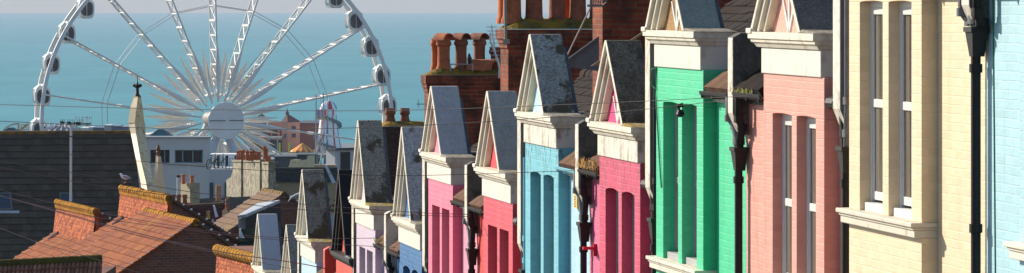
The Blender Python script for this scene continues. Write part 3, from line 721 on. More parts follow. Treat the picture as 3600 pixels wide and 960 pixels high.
m = MB(); e = a0+V*20; m.hexa([(a0.x, e.y+.3, ground_z(Y)-2), (a1.x-.1, e.y+.3, ground_z(Y)-2), (a1.x-.1, Y+6, ground_z(Y)-2), (a0.x, Y+6, ground_z(Y)-2), (a0.x, e.y+.5, e.z-.2), (a1.x-.1, e.y+.5, e.z-.2), (a1.x-.1, Y+.1, a0.z-.4), (a0.x, Y+.1, a0.z-.4)])
part('wall', m, GREYREN, t, True)
def on_roof(px, py, up=0):          # point of the slope seen at a pixel
    N = U.cross(V).normalized(); N = N if N.z > 0 else -N
    r = Vector(((px-1800)/F, 1, -py/F)); c = Vector((0, 0, EYE)); k = (a0 - c).dot(N)/r.dot(N); return c + r*k + N*up
for x0, x1, y0, y1 in ((-45, 46, 682, 742), (210, 262, 682, 735)):
    c = [on_roof(x0, y0), on_roof(x1-6, y0), on_roof(x1, y1), on_roof(x0, y1)]; N = U.cross(V).normalized(); N = N if N.z > 0 else -N
    m = MB(); cc = sum(c, Vector())/4
    inn = [p + (cc-p)*.16 for p in c]
    for i in range(4):
        j = (i+1) % 4; m.hexa([c[i], c[j], inn[j], inn[i], c[i]+N*.1, c[j]+N*.1, inn[j]+N*.1, inn[i]+N*.1])
    w = part('rooflight', m, plain('dark_frame', (.13, .14, .15), .5), rf, True)
    m = MB(); m.hexa([p for p in inn] + [p+N*.06 for p in inn]); part('pane', m, plain('sky_reflection_glass', (.05, .085, .12), .2, .1), w, True)  # sky reflection put into the pane's base colour
    m = MB(); m.hexa([c[3], c[2]+Vector((.25, 0, 0)), c[2]+Vector((.25, 0, 0))+V*.4, c[3]+V*.4] + [p+N*.05 for p in (c[3], c[2]+Vector((.25, 0, 0)), c[2]+Vector((.25, 0, 0))+V*.4, c[3]+V*.4)])
    if x1 < 100: part('flashing', m, plain('lead_bright', (.5, .53, .58), .5), w, True)
CREAMST = stucco('cream_stone', (.70, .58, .38), (.13, .10, .06), .8, .58, .25)
CREAMSH = stucco('cream_stone_stained_sunwarm', (.80, .61, .34), (.2, .14, .06), .85, .5, .3)  # stained stone; warmer, lighter base imitates sun on the shaded right face
def ring(yl, l, mid, r, Y, dl=.5, dr=.5):
    a, b, c = WP(l, yl, Y+dl), WP(mid, yl, Y), WP(r, yl, Y+dr); d = Vector((a.x+c.x-b.x, a.y+c.y-b.y, b.z)); return [a, b, c, d]
def loft(mb, rings, mi=None):
    for r0, r1 in zip(rings, rings[1:]):
        for i in range(4):
            j = (i+1) % 4; mb.face([r0[i], r1[i], r1[j], r0[j]], (0 if i in (0, 3) else 1))
    mb.face(rings[0][::-1], 0); mb.face(rings[-1], 0)
# lit left faces: corners left / near middle / right
m = MB(); ys = [(720, 505, 527, 549, 162), (640, 494, 513, 538, 164), (560, 478, 494, 524, 166.5), (470, 460, 478, 512, 168.5), (435, 452, 474, 511, 168.7), (432, 450, 473, 508, 168.7), (378, 458, 480, 502, 168.7), (345, 470, 484, 496, 168.7), (340, 469, 484, 497, 168.7)]
loft(m, [ring(y, l, c, r, Y, .3, .4) for y, l, c, r, Y in ys][::-1]); pp = part('raking_parapet', m, [CREAMST, CREAMSH], t, True)
m = MB(); c = WP(483, 342, 169); m.lathe(c, [(.15, 0), (.13, .06), (.07, .14), (.06, .36), (.11, .40), (.06, .46), (.03, .6), (.015, .62), (.012, .85)], 10)
for a in range(4): q = c + Vector((.11*math.cos(a*1.57), .11*math.sin(a*1.57), .47)); m.lathe(q, [(.02, -.07), (.075, -.03), (.075, .03), (.02, .07)], 8)
part('finial', m, plain('rusty_iron', (.035, .02, .015), .6), pp, True, smooth=True)
def small_pinnacle():
    p = WP(556, 690, 150); t = thing('stone_pinnacle', 'small cream obelisk pinnacle with a brown bud finial, beside the gull wall', 'pinnacle', Vector((p.x, 150, p.z-1.2)))
    m = MB(); loft(m, [ring(550, 548, 556, 566, 150, .1, .1), ring(600, 543, 554, 573, 150, .1, .1), ring(700, 531, 550, 587, 150, .1, .15), ring(840, 515, 544, 606, 150, .1, .15)]); part('shaft', m, [CREAMST, CREAMST], t, True)
    m = MB(); c = WP(556, 552, 150.15); m.lathe(c, [(.09, -.02), (.10, .02), (.055, .06), (.05, .12), (.09, .17), (.05, .22), (.085, .28), (.06, .36), (.02, .45), (.005, .48)], 10); part('finial', m, plain('brown_bud', (.22, .09, .06), .7), t, True, smooth=True)
small_pinnacle()
# tall aerial in front of the slate roof
p = WP(249, 705, 150); t = thing('tv_aerial', 'tall grey pole aerial with many upright rods, in front of the slate roof', 'tv aerial', p + Vector((0, 0, -.6)))
m = MB(); m.tube(WP(249, 740, 150), WP(250, 440, 150), .042, 10); part('mast', m, ALU, t, True, smooth=True)
for k in range(9): 
    m = MB(); z = WP(249, 480+28*k, 150); m.tube(z+Vector((0, 0, -.02)), z+Vector((0, 0, .02)), .05, 10)
    if k == 0: part('collar', m, BLACKM, t, True)
m = MB(); m.tube(WP(212, 431, 150), WP(300, 436, 150), .018, 6); m.box(WP(296, 0, 150).x, WP(320, 0, 150).x, 149.95, 150.05, WP(0, 438, 150).z, WP(0, 433, 150).z)
for x in (214, 222, 240, 247, 262, 270, 276, 281): q = WP(x, 432+(x-212)*.05, 150); m.box(q.x-.02, q.x+.02, 149.9, 150.1, q.z-.06, q.z+.06)
for x in (213, 218, 221, 226, 237, 243, 249, 255, 260, 267, 273, 279, 284, 290): m.tube(WP(x, 432, 150), WP(x+1, 419, 150), .008, 5)
part('boom', m, plain('boom_dark', (.03, .03, .035), .5), t, True)
m = MB()
for x in (267, 277, 287, 293, 302, 306, 313, 320): m.tube(WP(x, 436, 150), WP(x+1, 411, 150), .010, 5); m.tube(WP(x+.8, 416, 150), WP(x+1, 410, 150), .018, 6)
part('rod', m, ALU, t, True)
# ------------------------------------------------------------------ the town between the street and the sea
REND = stucco('old_render', (.40, .35, .25), (.10, .085, .055), .9, .42, .3)
RENDD = stucco('soot_render', (.12, .115, .1), (.05, .045, .04), .7, .5)
TANR = stucco('tan_render', (.36, .29, .18), (.2, .15, .09), .6, .55)
MWHITE = plain('modern_white', (.46, .48, .50), .6, .04, .5)
SLATEG = tile_mat('green_black_slate', (.022, .034, .034), (.04, .055, .052))
TEALG = plain('teal_glass', (.05, .16, .17), .12, .3, .6, .5, bump=0)
def top_thing(name, label, cat, p, rz=0, group=None):
    return thing(name, label, cat, Vector((p.x, p.y, ground_z(p.y))), rz, group)
def fbox(mb, x0, x1, yt, yb, Y, D, mi=0):
    a = WP(x0, yt, Y); b = WP(x1, yb, Y); mb.box(a.x, b.x, Y, Y+D, b.z, a.z, mi)
def pots(par, lst, Y, mat):
    for x, yt, yb, r in lst:
        m = MB(); p = WP(x, yb, Y); hg = (yb-yt)/F*Y; rr = r*.85/F*Y
        m.lathe(p, [(rr*1.1, -.05), (rr*1.05, .05), (rr*.9, hg*.2), (rr*.88, hg*.8), (rr*1.12, hg*.84), (rr*1.1, hg*.93), (rr*.95, hg)], 12); part('chimney_pot', m, mat, par, True, smooth=True)
# row of rendered chimneys on one long wall
ln = Line(943, 228, 18); t = top_thing('rendered_building', 'old building with a row of grey rendered chimney stacks crowded with orange pots', 'building', ln.at(943, 700), R(18))
m = MB(); ln.prism(m, [(796, 760), (796, 632), (812, 622), (818, 600), (820, 640), (944, 652), (944, 760)], .75, 0, .04); part('wall', m, REND, t, True)
for a, b, yt, w, pl in ((818, 847, 562, .18, [(834, 531, 561, 4), (841, 529, 561, 4.5), (848, 529, 560, 4), (855, 527, 562, 8)]),
                    (856, 913, 563, .22, [(866, 532, 561, 4), (874, 532, 562, 4), (881, 531, 562, 4), (887, 530, 561, 4), (893, 529, 566, 4), (899, 533, 566, 3.5), (905, 533, 567, 4), (911, 533, 567, 8), (870, 527, 560, 3), (889, 526, 560, 3)]),
                    (921, 943, 569, .42, [(930, 513, 556, 7), (938, 522, 555, 5), (938, 549, 568, 4), (946, 549, 567, 8)])):
    m = MB(); ln.prism(m, [(a, 720), (a, yt), (b, yt), (b, 720)], w, 0, -.1)
    q0 = ln.at(a, yt, -.16); q1 = ln.at(b, yt, -.16); ln.prism(m, [(a-1, yt+7), (a-1, yt), (b+1, yt), (b+1, yt+7)], w+.12, 0, -.16)
    st = part('chimney_stack', m, REND, t, True)
    dd = (q0.y+q1.y)/2
    pots(st, pl, dd, TERRAO)
# slate roof and tan wall behind the rusty gable
t = top_thing('slate_roofed_building', 'low building with a green black slate roof over a long tan rendered wall', 'building', WP(1070, 660, 236))
m = MB(); fbox(m, 960, 1185, 640, 800, 236, 6); part('wall', m, TANR, t, True)
m = MB(); a = WP(962, 640, 235.8); b = WP(1186, 640, 235.8); c0 = WP(962, 588, 236.75); c1 = WP(1160, 582, 236.75); nv = 10
m.prism([a, c0, Vector((c0.x, 239, a.z))], Vector((b.x-a.x, 0, 0)))
V = (a-c0)/nv; m.tiles(c0, Vector(((b.x-a.x)/14, 0, 0)), V, 14, nv, .03, .005); part('roof', m, SLATEG, t, True)
m = MB(); m.prism([WP(1140, 580, 235.5), WP(1148, 580, 235.5), WP(1180, 642, 235.3), WP(1168, 646, 235.3)], (0, .3, 0)); part('flashing', m, plain('pale_flashing', (.5, .55, .62), .6), t, True)
def blob(name, label, cat, poly, Y, D, mat, a=30):
    ln = Line(poly[0][0], Y, a); m = MB(); ln.prism(m, poly, D); c = ln.at(*poly[0]); return solo(name, m, mat, label, cat, Vector((c.x, c.y, ground_z(c.y))), R(a))
CRST = stucco('cream_stack', (.62, .56, .38), (.4, .32, .1), .7, .5)
blob('chimney_stack', 'pale cream stepped chimney block just above the slate roof', 'chimney', [(1010, 600), (1022, 562), (1044, 562), (1044, 600)], 246, .5, CRST, 60)
blob('chimney_stack', 'cream yellow chimney block beside a tan stub, above the slate roof', 'chimney', [(1050, 600), (1050, 565), (1080, 560), (1080, 548), (1087, 547), (1087, 600)], 250, .6, CRST, 60)
t = top_thing('tan_chimney_block', 'tan low block between the cream chimney and the white shed', 'chimney', WP(1090, 600, 252)); m = MB(); fbox(m, 1084, 1104, 552, 620, 252, 1); fbox(m, 1066, 1180, 580, 640, 251, 1.4); part('wall', m, TANR, t, True)
# white flat roofed shed
ln = Line(1178, 262, 40); t = top_thing('white_shed', 'white flat roofed rooftop shed with a wide dark opening', 'shed', ln.at(1178, 600))
m = MB(); ln.prism(m, [(1146, 640), (1146, 527), (1178, 527), (1178, 640)], 2.6); part('wall', m, MWHITE, t, True)
m = MB(); ln.prism(m, [(1142, 529), (1142, 522), (1180, 521), (1180, 528)], 2.9, 0, -.15); part('roof', m, plain('dark_felt', (.06, .065, .07)), t, True)
p = ln.at(1178, 527); n = ln.n
m = MB(); q = p + n*.42 - ln.d*.02; m.prism([q + Vector((0, 0, -.15)), q + n*.72 + Vector((0, 0, -.15)), q + n*.72 + Vector((0, 0, -2.2)), q + Vector((0, 0, -2.2))], -ln.d*.05); part('opening', m, plain('black_opening', (.012, .014, .018), .5), t, True)
# modern white block
ln = Line(735, 300, 86); t = top_thing('modern_block', 'modern white flat roofed block with a band of dark windows', 'building', WP(620, 700, 300))
m = MB(); fbox(m, 365, 735, 573, 900, 300.3, 1.6); fbox(m, 365, 735, 485, 527, 300.2, 1.7); fbox(m, 500, 528, 527, 574, 300.2, 1.6); fbox(m, 596, 614, 527, 574, 300.2, 1.6); fbox(m, 713, 735, 527, 574, 300.2, 1.6); fbox(m, 365, 740, 574, 578, 300.1, .5)
part('wall', m, MWHITE, t, True); m = MB(); fbox(m, 362, 738, 481, 486, 300, 2.0); part('parapet', m, plain('parapet_grey', (.28, .29, .31)), t, True)
m = MB(); fbox(m, 365, 714, 527, 574, 301.0, 2); w = part('window', m, DARKGLASS, t, True)
m = MB()
for x in (556, 579, 615, 642, 678, 711): fbox(m, x-2, x+2, 527, 574, 300.7, .2)
fbox(m, 528, 596, 571, 574, 300.7, .3); fbox(m, 614, 713, 570, 574, 300.7, .3); fbox(m, 614, 713, 527, 530, 300.7, .3)
part('frame', m, plain('frame_blue', (.2, .3, .36), .5), w, True)
def lantern(label, x0, x1, y0, y1, Y):
    t = thing('roof_lantern', label, 'roof lantern', WP((x0+x1)/2, y1, Y+2), 0, 'teal glass roof lanterns')
    a, b = WP(x0, y1, Y), WP(x1, y1, Y); c = Vector(((a.x+b.x)/2, Y+2, WP(0, y0, Y).z)); D = b.x-a.x
    m = MB(); q = [a, b, b+Vector((0, D, 0)), a+Vector((0, D, 0))]; c.y = Y+D/2; r = [c+Vector((i*.12*D, j*.12*D, 0)) for i, j in ((-1, -1), (1, -1), (1, 1), (-1, 1))]
    m.hexa(q + r); part('glazing', m, TEALG, t, True); m = MB()
    for i in range(4): m.tube(q[i], r[i], .07, 5); m.tube(q[i], q[(i+1) % 4], .1, 5); m.tube(r[i], r[(i+1) % 4], .08, 5)
    part('frame', m, plain('lantern_frame', (.14, .2, .22), .5), t, True)
lantern('teal glass roof lantern on the modern white block, largest of three', 521, 603, 459, 483, 302)
lantern('teal glass roof lantern half cut off at the left edge of the picture', -5, 74, 453, 473, 320)
lantern('smallest teal glass roof lantern in front of the grey ribbed dome', 166, 198, 462, 472, 330)
# white and blue terrace with railings and bicycles
t = top_thing('white_terrace_building', 'low white and blue building with a railed roof terrace and pale pillars', 'building', WP(790, 700, 285))
m = MB(); fbox(m, 735, 905, 596, 900, 285, 9); part('wall', m, MWHITE, t, True)
m = MB(); fbox(m, 738, 905, 542, 547, 291, 2); 
for x in (740, 770, 802, 832): fbox(m, x, x+22, 547, 596, 291, 2)
part('pillar_wall', m, plain('chalk_white', (.8, .8, .78)), t, True); m = MB(); fbox(m, 738, 905, 547, 596, 292.6, 1); part('back_wall', m, plain('pale_teal', (.3, .5, .55)), t, True)
m = MB()
for yy in (557, 570, 594): fbox(m, 737, 905, yy, yy+1.2, 285.2, .05)
for x in range(740, 905, 11): fbox(m, x, x+1.2, 557, 596, 285.2, .05)
part('railing', m, plain('rail_teal', (.05, .12, .13), .5), t, True)
for x in (737, 790): m = MB(); fbox(m, x, x+13, 642, 760, 284.9, .3); part('door', m, plain('dark_teal_door', (.02, .06, .07), .4), t, True)
def bicycle(label, x):
    p = WP(x, 596, 287); b = thing('bicycle', label, 'bicycle', p, R(66), 'bicycles on the roof terrace')
    for k in (-.52, .52):
        m = MB(); m.path([(k+.34*math.cos(q*.5236), 0, .36+.34*math.sin(q*.5236)) for q in range(13)], .035, 6); part('wheel', m, BLACKM, b)
    m = MB(); m.path([(-.52, 0, .36), (-.2, 0, .85), (.38, 0, .88), (-.02, 0, .36), (-.2, 0, .85)], .03, 6); m.path([(.52, 0, .36), (.36, 0, 1.0), (.46, 0, 1.05)], .03, 6); part('frame', m, BLACKM, b)
    m = MB(); m.box(-.33, -.08, -.06, .06, .92, .98); part('saddle', m, BLACKM, b)
bicycle('dark bicycle parked on the roof terrace beside the modern block', 747); bicycle('dark bicycle parked on the roof terrace close to the rendered chimneys', 775)
# grey ribbed dome and plant boxes
Yd = 410; t = top_thing('ribbed_dome', 'shallow grey ribbed dome roof in front of the sea', 'dome', WP(222, 470, Yd))
m = MB(); c = WP(222, 480, Yd); rr = 90/F*Yd; m.lathe(c, [(rr*1.2, -3), (rr*1.15, 0), (rr*.95, .35), (rr*.7, .7), (rr*.4, .98), (rr*.15, 1.1), (.1, 1.12)], 40); part('roof', m, plain('dome_lead', (.30, .31, .34), .6), t, True, smooth=True)
m = MB()
for k in range(20):
    a = 2*math.pi*k/20; m.path([c+Vector((q*math.cos(a), q*math.sin(a), z+.04)) for q, z in ((rr*1.15, 0), (rr*.95, .35), (rr*.7, .7), (rr*.4, .98), (rr*.15, 1.1))], .07, 5)
part('rib', m, plain('dome_rib', (.5, .51, .53), .5), t, True)
m = MB(); 
for k in range(9): q = c + Vector((rng*.5-2, -1.2+.1*(k % 3), 1.05)) if False else c+Vector((-1.6+k*.5, -1.0, 1.0+.1*(k % 2))); m.lathe(q, [(.12, 0), (.14, .15), (.05, .3)], 8)
part('vent', m, plain('vent_pale', (.6, .58, .56)), t, True)
t = top_thing('plant_boxes', 'pale cream and blue louvred plant boxes on a far roof beside the dome', 'plant box', WP(330, 470, 400))
m = MB(); fbox(m, 283, 316, 449, 475, 396, 3); part('housing', m, plain('cream_panel', (.75, .73, .65)), t, True)
for x0, x1, yt, c in ((311, 327, 447, (.55, .62, .66)), (325, 362, 448, (.16, .22, .32)), (366, 392, 440, (.5, .54, .58)), (390, 422, 442, (.2, .27, .38)), (418, 452, 445, (.22, .29, .4))):
    m = MB(); fbox(m, x0, x1, yt, 478, 395 + x0*.003, 3)
    for k in range(5): fbox(m, x0, x1, yt+1+k*5, yt+3+k*5, 394.9 + x0*.003, .12)
    part('louvre', m, plain('louvre', c), t, True)
t = top_thing('beach_ride', 'white stair framework with a curved tan rail beyond the left edge of the slate roof', 'ride', WP(60, 480, 560))
m = MB(); m.path([WP(4, 468, 560), WP(22, 448, 560), WP(45, 437, 560), WP(66, 434, 560)], .1, 6); m.path([WP(62, 464, 560), WP(98, 436, 560)], .16, 6); part('rail', m, plain('tan_rail', (.5, .36, .18)), t, True)
m = MB()
for x in (62, 66, 76, 84, 92, 100): m.tube(WP(x, 470, 561), WP(x, 432+(x-62)*.2, 561), .08, 5)
for y in (440, 448, 456): m.tube(WP(62, y, 561), WP(104, y-2, 561), .06, 5)
part('stair_frame', m, MWHITE, t, True)

# middle distance chimneys and roofs
t = top_thing('tan_chimney_house', 'house hidden but for a tan rendered stack with two red pots', 'house', WP(665, 720, 196)); ln = Line(668, 196, 30)
m = MB(); ln.prism(m, [(635, 780), (635, 643), (668, 643), (668, 780)], .5); st = part('chimney_stack', m, stucco('tan_stack', (.36, .30, .19), (.16, .13, .09), .7, .5), t, True)
pots(st, [(645, 613, 643, 8), (675, 616, 645, 8)], 196.3, TERRAO)
m = MB(); m.tube(WP(664, 645, 195.8), WP(664, 576, 195.8), .025, 6); m.tube(WP(628, 589, 195.8), WP(668, 586, 195.8), .015, 5); m.tube(WP(661, 580, 195.8), WP(661, 595, 195.8), .02, 5)
solo('tv_aerial', m, ALU, 'thin aerial on a pole between two red pots on the tan stack', 'tv aerial', WP(664, 645, 195.8))
t = top_thing('red_pot_house', 'house hidden but for three dark red pots and a silver flue behind the gull wall', 'house', WP(625, 740, 185))
m = MB(); fbox(m, 600, 668, 716, 800, 185, 1.2); st = part('chimney_stack', m, BRICK, t, True); pots(st, [(609, 684, 718, 9), (629, 684, 718, 9), (650, 684, 718, 10)], 185.4, TERRAD)
m = MB(); m.tube(WP(627, 690, 185.4), WP(627, 622, 185.4), .075, 10); part('flue', m, ALU, st, True, smooth=True); m = MB(); m.tube(WP(627, 624, 185.4), WP(627, 616, 185.4), .085, 10); part('flue_cap', m, BLACKM, st, True)
t = top_thing('long_dark_roof', 'long low building with a dark slate roof behind the twin carved pots', 'building', WP(790, 740, 206))
m = MB(); a0 = WP(660, 700, 206); a1 = WP(886, 690, 206); m.prism([a0, a0+Vector((0, -3, -2.2)), a0+Vector((0, 3, -2.2))], a1-a0); part('roof', m, SLATEG, t, True); m = MB(); m.box(a0.x, a1.x, 203.4, 208, ground_z(206)-2, a1.z-2.2); part('wall', m, GREYREN, t, True)
t = top_thing('red_tiled_house', 'house with a dark red pantile roof and a short yellow pot', 'house', WP(710, 790, 172))
m = MB(); a0 = WP(655, 728, 172); U = WP(748, 722, 172)-a0; V = Vector((0, -.55, -.5)).normalized()*.3; m.prism([a0, a0+V*9, a0+V*9-Vector((0,0,.2)), a0-Vector((0,0,.2))], U*1.5)
for i in range(15):
    for j in range(8): q = a0+U*(i+.5)/10+V*j; m.tube(q, q+V*1.05+Vector((0, 0, .04)), .05, 6)
part('roof', m, tile_mat('dark_red_tile', (.10, .035, .03), (.17, .06, .05)), t, True); m = MB(); m.box(a0.x, a0.x+2.2, 170.5, 175, ground_z(172)-2, a0.z-.8); part('wall', m, BRICK, t, True)
m = MB(); m.tube(a0, a0+U*1.5, .11, 8); part('ridge_tile', m, TILER, t, True)
m = MB(); m.prism([WP(748, 722, 171.2), WP(754, 722, 171.2), WP(766, 762, 171), WP(757, 764, 171)], (0, .2, 0)); part('flashing', m, plain('white_flashing', (.7, .7, .72)), t, True)
pots(t, [(732, 741, 766, 7)], 169.5, plain('yellow_pot', (.45, .27, .09)))
pots(t, [(748, 771, 782, 5)], 169.5, plain('grey_pot', (.45, .43, .38)))
t = top_thing('carved_pot_house', 'house hidden but for a dark stack with twin carved buff pots', 'house', WP(768, 740, 181)); m = MB(); fbox(m, 752, 783, 708, 800, 181, .6); st = part('chimney_stack', m, RENDD, t, True)
for x in (763, 773):
    m = MB(); c = WP(x, 708, 181.3); r = 4.4/F*181; hg = 58/F*181; m.lathe(c, [(r, 0), (r*.95, hg*.45)] + [(r*(.95 + .25*(k % 2)), hg*(.5+.055*k)) for k in range(9)] + [(r*.7, hg)], 12); part('chimney_pot', m, plain('buff_pot', (.52, .26, .12), .8, .2, 9), st, True)
ln = Line(801, 160, 40); t = top_thing('banded_pot_house', 'house hidden but for a narrow dark stack with one banded red pot', 'house', ln.at(801, 800)); m = MB(); ln.prism(m, [(781, 850), (781, 742), (786, 736), (797, 736), (801, 742), (801, 850)], .22); st = part('chimney_stack', m, stucco('brown_stack', (.13, .085, .06), (.05, .04, .03), .7, .5), t, True)
m = MB(); c = WP(799, 737, 160.3); r = 8/F*160; hg = 38/F*160
m.lathe(c, [(r, 0), (r, hg*.1), (r*.85, hg*.15), (r*.85, hg*.4), (r*1.0, hg*.43), (r*1.0, hg*.52), (r*.85, hg*.55), (r*.85, hg*.72), (r*1.05, hg*.76), (r*1.05, hg*.85), (r*.9, hg*.88), (r*.9, hg)], 12, lambda i, j: 1 if i in (4, 5, 8, 9) else 0); part('chimney_pot', m, [TERRA, RENDD], st, True)
# brown house with a lead dormer, like those at the foot of the street
TILEP2 = tile_mat('mossy_brown_tile', (.17, .10, .06), (.24, .145, .09), (.33, .2, .03), .54, .85, 1.0)
_s = TILEP; TILEP = TILEP2
t, ln, top = street_house('dormer_house', 'brown roofed house with yellow moss and a pale lead topped dormer', 1000, 678, 140, 17, 2.9, 3.2, 3.6, 33, ridge=PLAINR)
TILEP = _s
ln2 = Line(862, 136, 17); m = MB(); a = WP(838, 768, 135); 
m.box(a.x, a.x+.26, 135, 137.5, WP(0, 805, 135).z, WP(0, 768, 135).z); dm = part('dormer', m, MWHITE, t, True)
m = MB()
for k in range(3): x0 = a.x+.04+.075*k; m.box(x0, x0+.05, 134.97, 135.02, WP(0, 797, 135).z, WP(0, 772, 135).z)
part('pane', m, plain('curtain_grey', (.4, .41, .42), .3), dm, True)
m = MB(); b0 = WP(835, 768, 134.6); b1 = WP(862, 764, 134.6); c1 = WP(985, 712, 137.5); c0 = WP(905, 724, 141); m.hexa([b0, b1, c1, c0]+[q+Vector((0, 0, .09)) for q in (b0, b1, c1, c0)]); part('dormer_roof', m, plain('lead_top', (.36, .40, .44), .5), t, True)
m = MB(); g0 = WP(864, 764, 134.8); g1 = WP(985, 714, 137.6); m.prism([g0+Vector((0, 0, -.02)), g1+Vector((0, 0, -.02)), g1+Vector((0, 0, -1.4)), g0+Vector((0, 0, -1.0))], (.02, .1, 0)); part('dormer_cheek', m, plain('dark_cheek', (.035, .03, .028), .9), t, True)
m = MB(); m.prism([WP(925, 736, 138.2), WP(950, 741, 138.2), WP(945, 746, 138.2), WP(926, 744, 138.2)], (0, .05, .02)); part('flashing', m, plain('flash_pale', (.6, .6, .6)), t, True)
t = top_thing('mossy_roofed_house', 'small house with a dark green mossy roof below the lead topped dormer', 'house', WP(870, 860, 128))
m = MB(); a0 = WP(846, 806, 128); U = WP(1010, 802, 128)-a0; V = Vector((.0, -.6, -.62)).normalized()*.26; m.prism([a0, a0+V*10, a0+V*10-Vector((0,0,.2)), a0-Vector((0,0,.2))], U); m.tiles(a0, U/9, V, 9, 9, .04, .008); rf = part('roof', m, tile_mat('green_moss_tile', (.018, .032, .02), (.035, .05, .03), (.06, .07, .02)), t, True)
m = MB(); m.prism([WP(841, 806, 127.5), WP(846, 804, 127.5), WP(846, 812, 127.5), WP(858, 838, 127.3), WP(840, 834, 127.3)], (0, .2, 0)); part('verge_board', m, plain('verge_white', (.7, .7, .68)), t, True)
m = MB(); m.box(a0.x, a0.x+U.x, 126.6, 131, ground_z(128)-2, a0.z-1.1); part('wall', m, DKBRICK, t, True)
# leafy shrub between two gables and curved white canopy tip
m = MB(); c = WP(1166, 742, 110)
for k in range(90):
    q = c + Vector((rnd.gauss(0, .13), rnd.gauss(0, .1), rnd.gauss(0, .17))); u = Vector((rnd.uniform(-1, 1), rnd.uniform(-1, 1), rnd.uniform(-1, 1))).normalized()*.055; v = u.orthogonal().normalized()*.04; m.face([q-u, q-v, q+u, q+v])
t = thing('shrub', 'small leafy green shrub squeezed between the rusty gable and the black gable', 'shrub', WP(1166, 800, 110)); part('crown', m, plain('leaf_green', (.10, .12, .02), .7, .5, 12), t, True)
m = MB(); m.path([WP(1166, 800, 110), WP(1168, 770, 110), WP(1164, 742, 110)], .02, 6); part('stem', m, TIMBER, t, True)
m = MB(); P = [(1012, 710), (1024, 696), (1040, 688), (1056, 684)]
m.path([WP(x, y, 128) for x, y in P], [.005, .035, .055, .07], 8); solo('white_awning_tip', m, MWHITE, 'curved white tip poking out left of the rusty gable', 'awning', WP(1056, 684, 128), smooth=True)
m = MB(); ln = Line(1165, 100, 60); ln.prism(m, [(1140, 870), (1140, 775), (1166, 748), (1166, 870)], .4); solo('grey_roof_slope', m, plain('pale_roof_edge', (.3, .33, .37)), 'pale grey sloping roof edge behind the black gable', 'roof', Vector((ln.at(1140, 870).x, 100, ground_z(100))), 0)
# ------------------------------------------------------------------ the big wheel on the sea front
Cw = WP(758, 420, 520.0); Rw = 22.05
wb = Vector((Cw.x, Cw.y, ground_z(520)))
wh = thing('ferris_wheel', 'tall white big wheel with glass cabins standing in front of the sea', 'ferris wheel', wb, R(17), None)
cz = Cw.z - wb.z
WW = plain('wheel_white', (.74, .73, .70), .45, .06, .3, .3, dirt=(.35, .3, .26), amt=.35); WB = plain('wheel_shade_steel', (.74, .75, .75), .4, .08, .4, .4)
FINF = plain('fin_grey', (.74, .74, .72), .5, .1, .5); FINR = plain('fin_white', (.66, .63, .56), .5, .1, .5, dirt=(.2, .15, .1), amt=.5)
def wp(r, a, q=0): return Vector((r*math.cos(a), -q, cz + r*math.sin(a)))
for q in (1.75, -1.75):
    m = MB(); n = 108; s = .36; ringv = []; s = .23
    for i in range(n):
        a = 2*math.pi*i/n; ringv.append([wp(Rw+s, a, q-.16), wp(Rw+s, a, q+.16), wp(Rw-s, a, q+.16), wp(Rw-s, a, q-.16)])
    for i in range(n):
        A, B = ringv[i], ringv[(i+1) % n]
        for k in range(4): m.face([A[k], A[(k+1) % 4], B[(k+1) % 4], B[k]])
    part('rim', m, WB if q > 0 else WW, wh)
ang = [R(11.5+20*k) for k in range(18)]
for a in ang:
    m = MB(); tx = Vector((-math.sin(a), 0, math.cos(a)))
    for q in (1.65, -1.65): m.tube(wp(2.2, a, q), wp(Rw-.2, a, q), .12, 6, .11)
    ns = 10
    for k in range(ns):
        r0 = 3.2 + (Rw-4)*k/ns; r1 = 3.2 + (Rw-4)*(k+1)/ns
        m.tube(wp(r0, a, 1.6), wp(r0, a, -1.6), .12 if k % 5 else .17, 5)
        m.tube(wp(r0, a, 1.6), wp(r1, a, -1.6), .05, 4); m.tube(wp(r0, a, -1.6), wp(r1, a, 1.6), .05, 4)
    part('spoke', m, WW, wh)
# pointed fins round the hub, front and back rows
def fin_mesh(r0, r1, w, th):
    m = MB(); S = [(0, .05), (.18, .5), (.42, 1), (.6, .92), (.85, .4), (1, .04)]; rows = []
    for u, k in S:
        z = r0+(r1-r0)*u; rows.append([(-w*k, 0, z), (0, -th*k, z), (w*k, 0, z), (0, th*k, z)])
    for A, B in zip(rows, rows[1:]):
        for k in range(4): m.face([A[k], A[(k+1) % 4], B[(k+1) % 4], B[k]])
    return m
FM = {}
for kind, args, mt in (('front_long', (2.3, 9.6, .31, .14), FINF), ('front_short', (2.6, 7.6, .25, .12), FINF), ('back', (2.6, 8.8, .28, .12), FINR)):
    m = fin_mesh(*args); me = bpy.data.meshes.new('fin'); me.from_pydata([tuple(v) for v in m.v], [], m.f); me.materials.append(mt); me.update(); FM[kind] = me
for k in range(36):
    a = R(11.5 + 10*k)
    for kind, q in ((('front_long' if k % 2 == 0 else 'front_short'), 2.1 if k % 2 == 0 else 1.5), ('back', -2.0)):
        o = bpy.data.objects.new('fin', FM[kind]); COL.objects.link(o); o.parent = wh; FR[o.name] = FR[wh.name]
        o.location = (0, -q, cz); o.rotation_euler = (0, math.pi/2 - a + (R(4) if q < 0 else 0), 0)
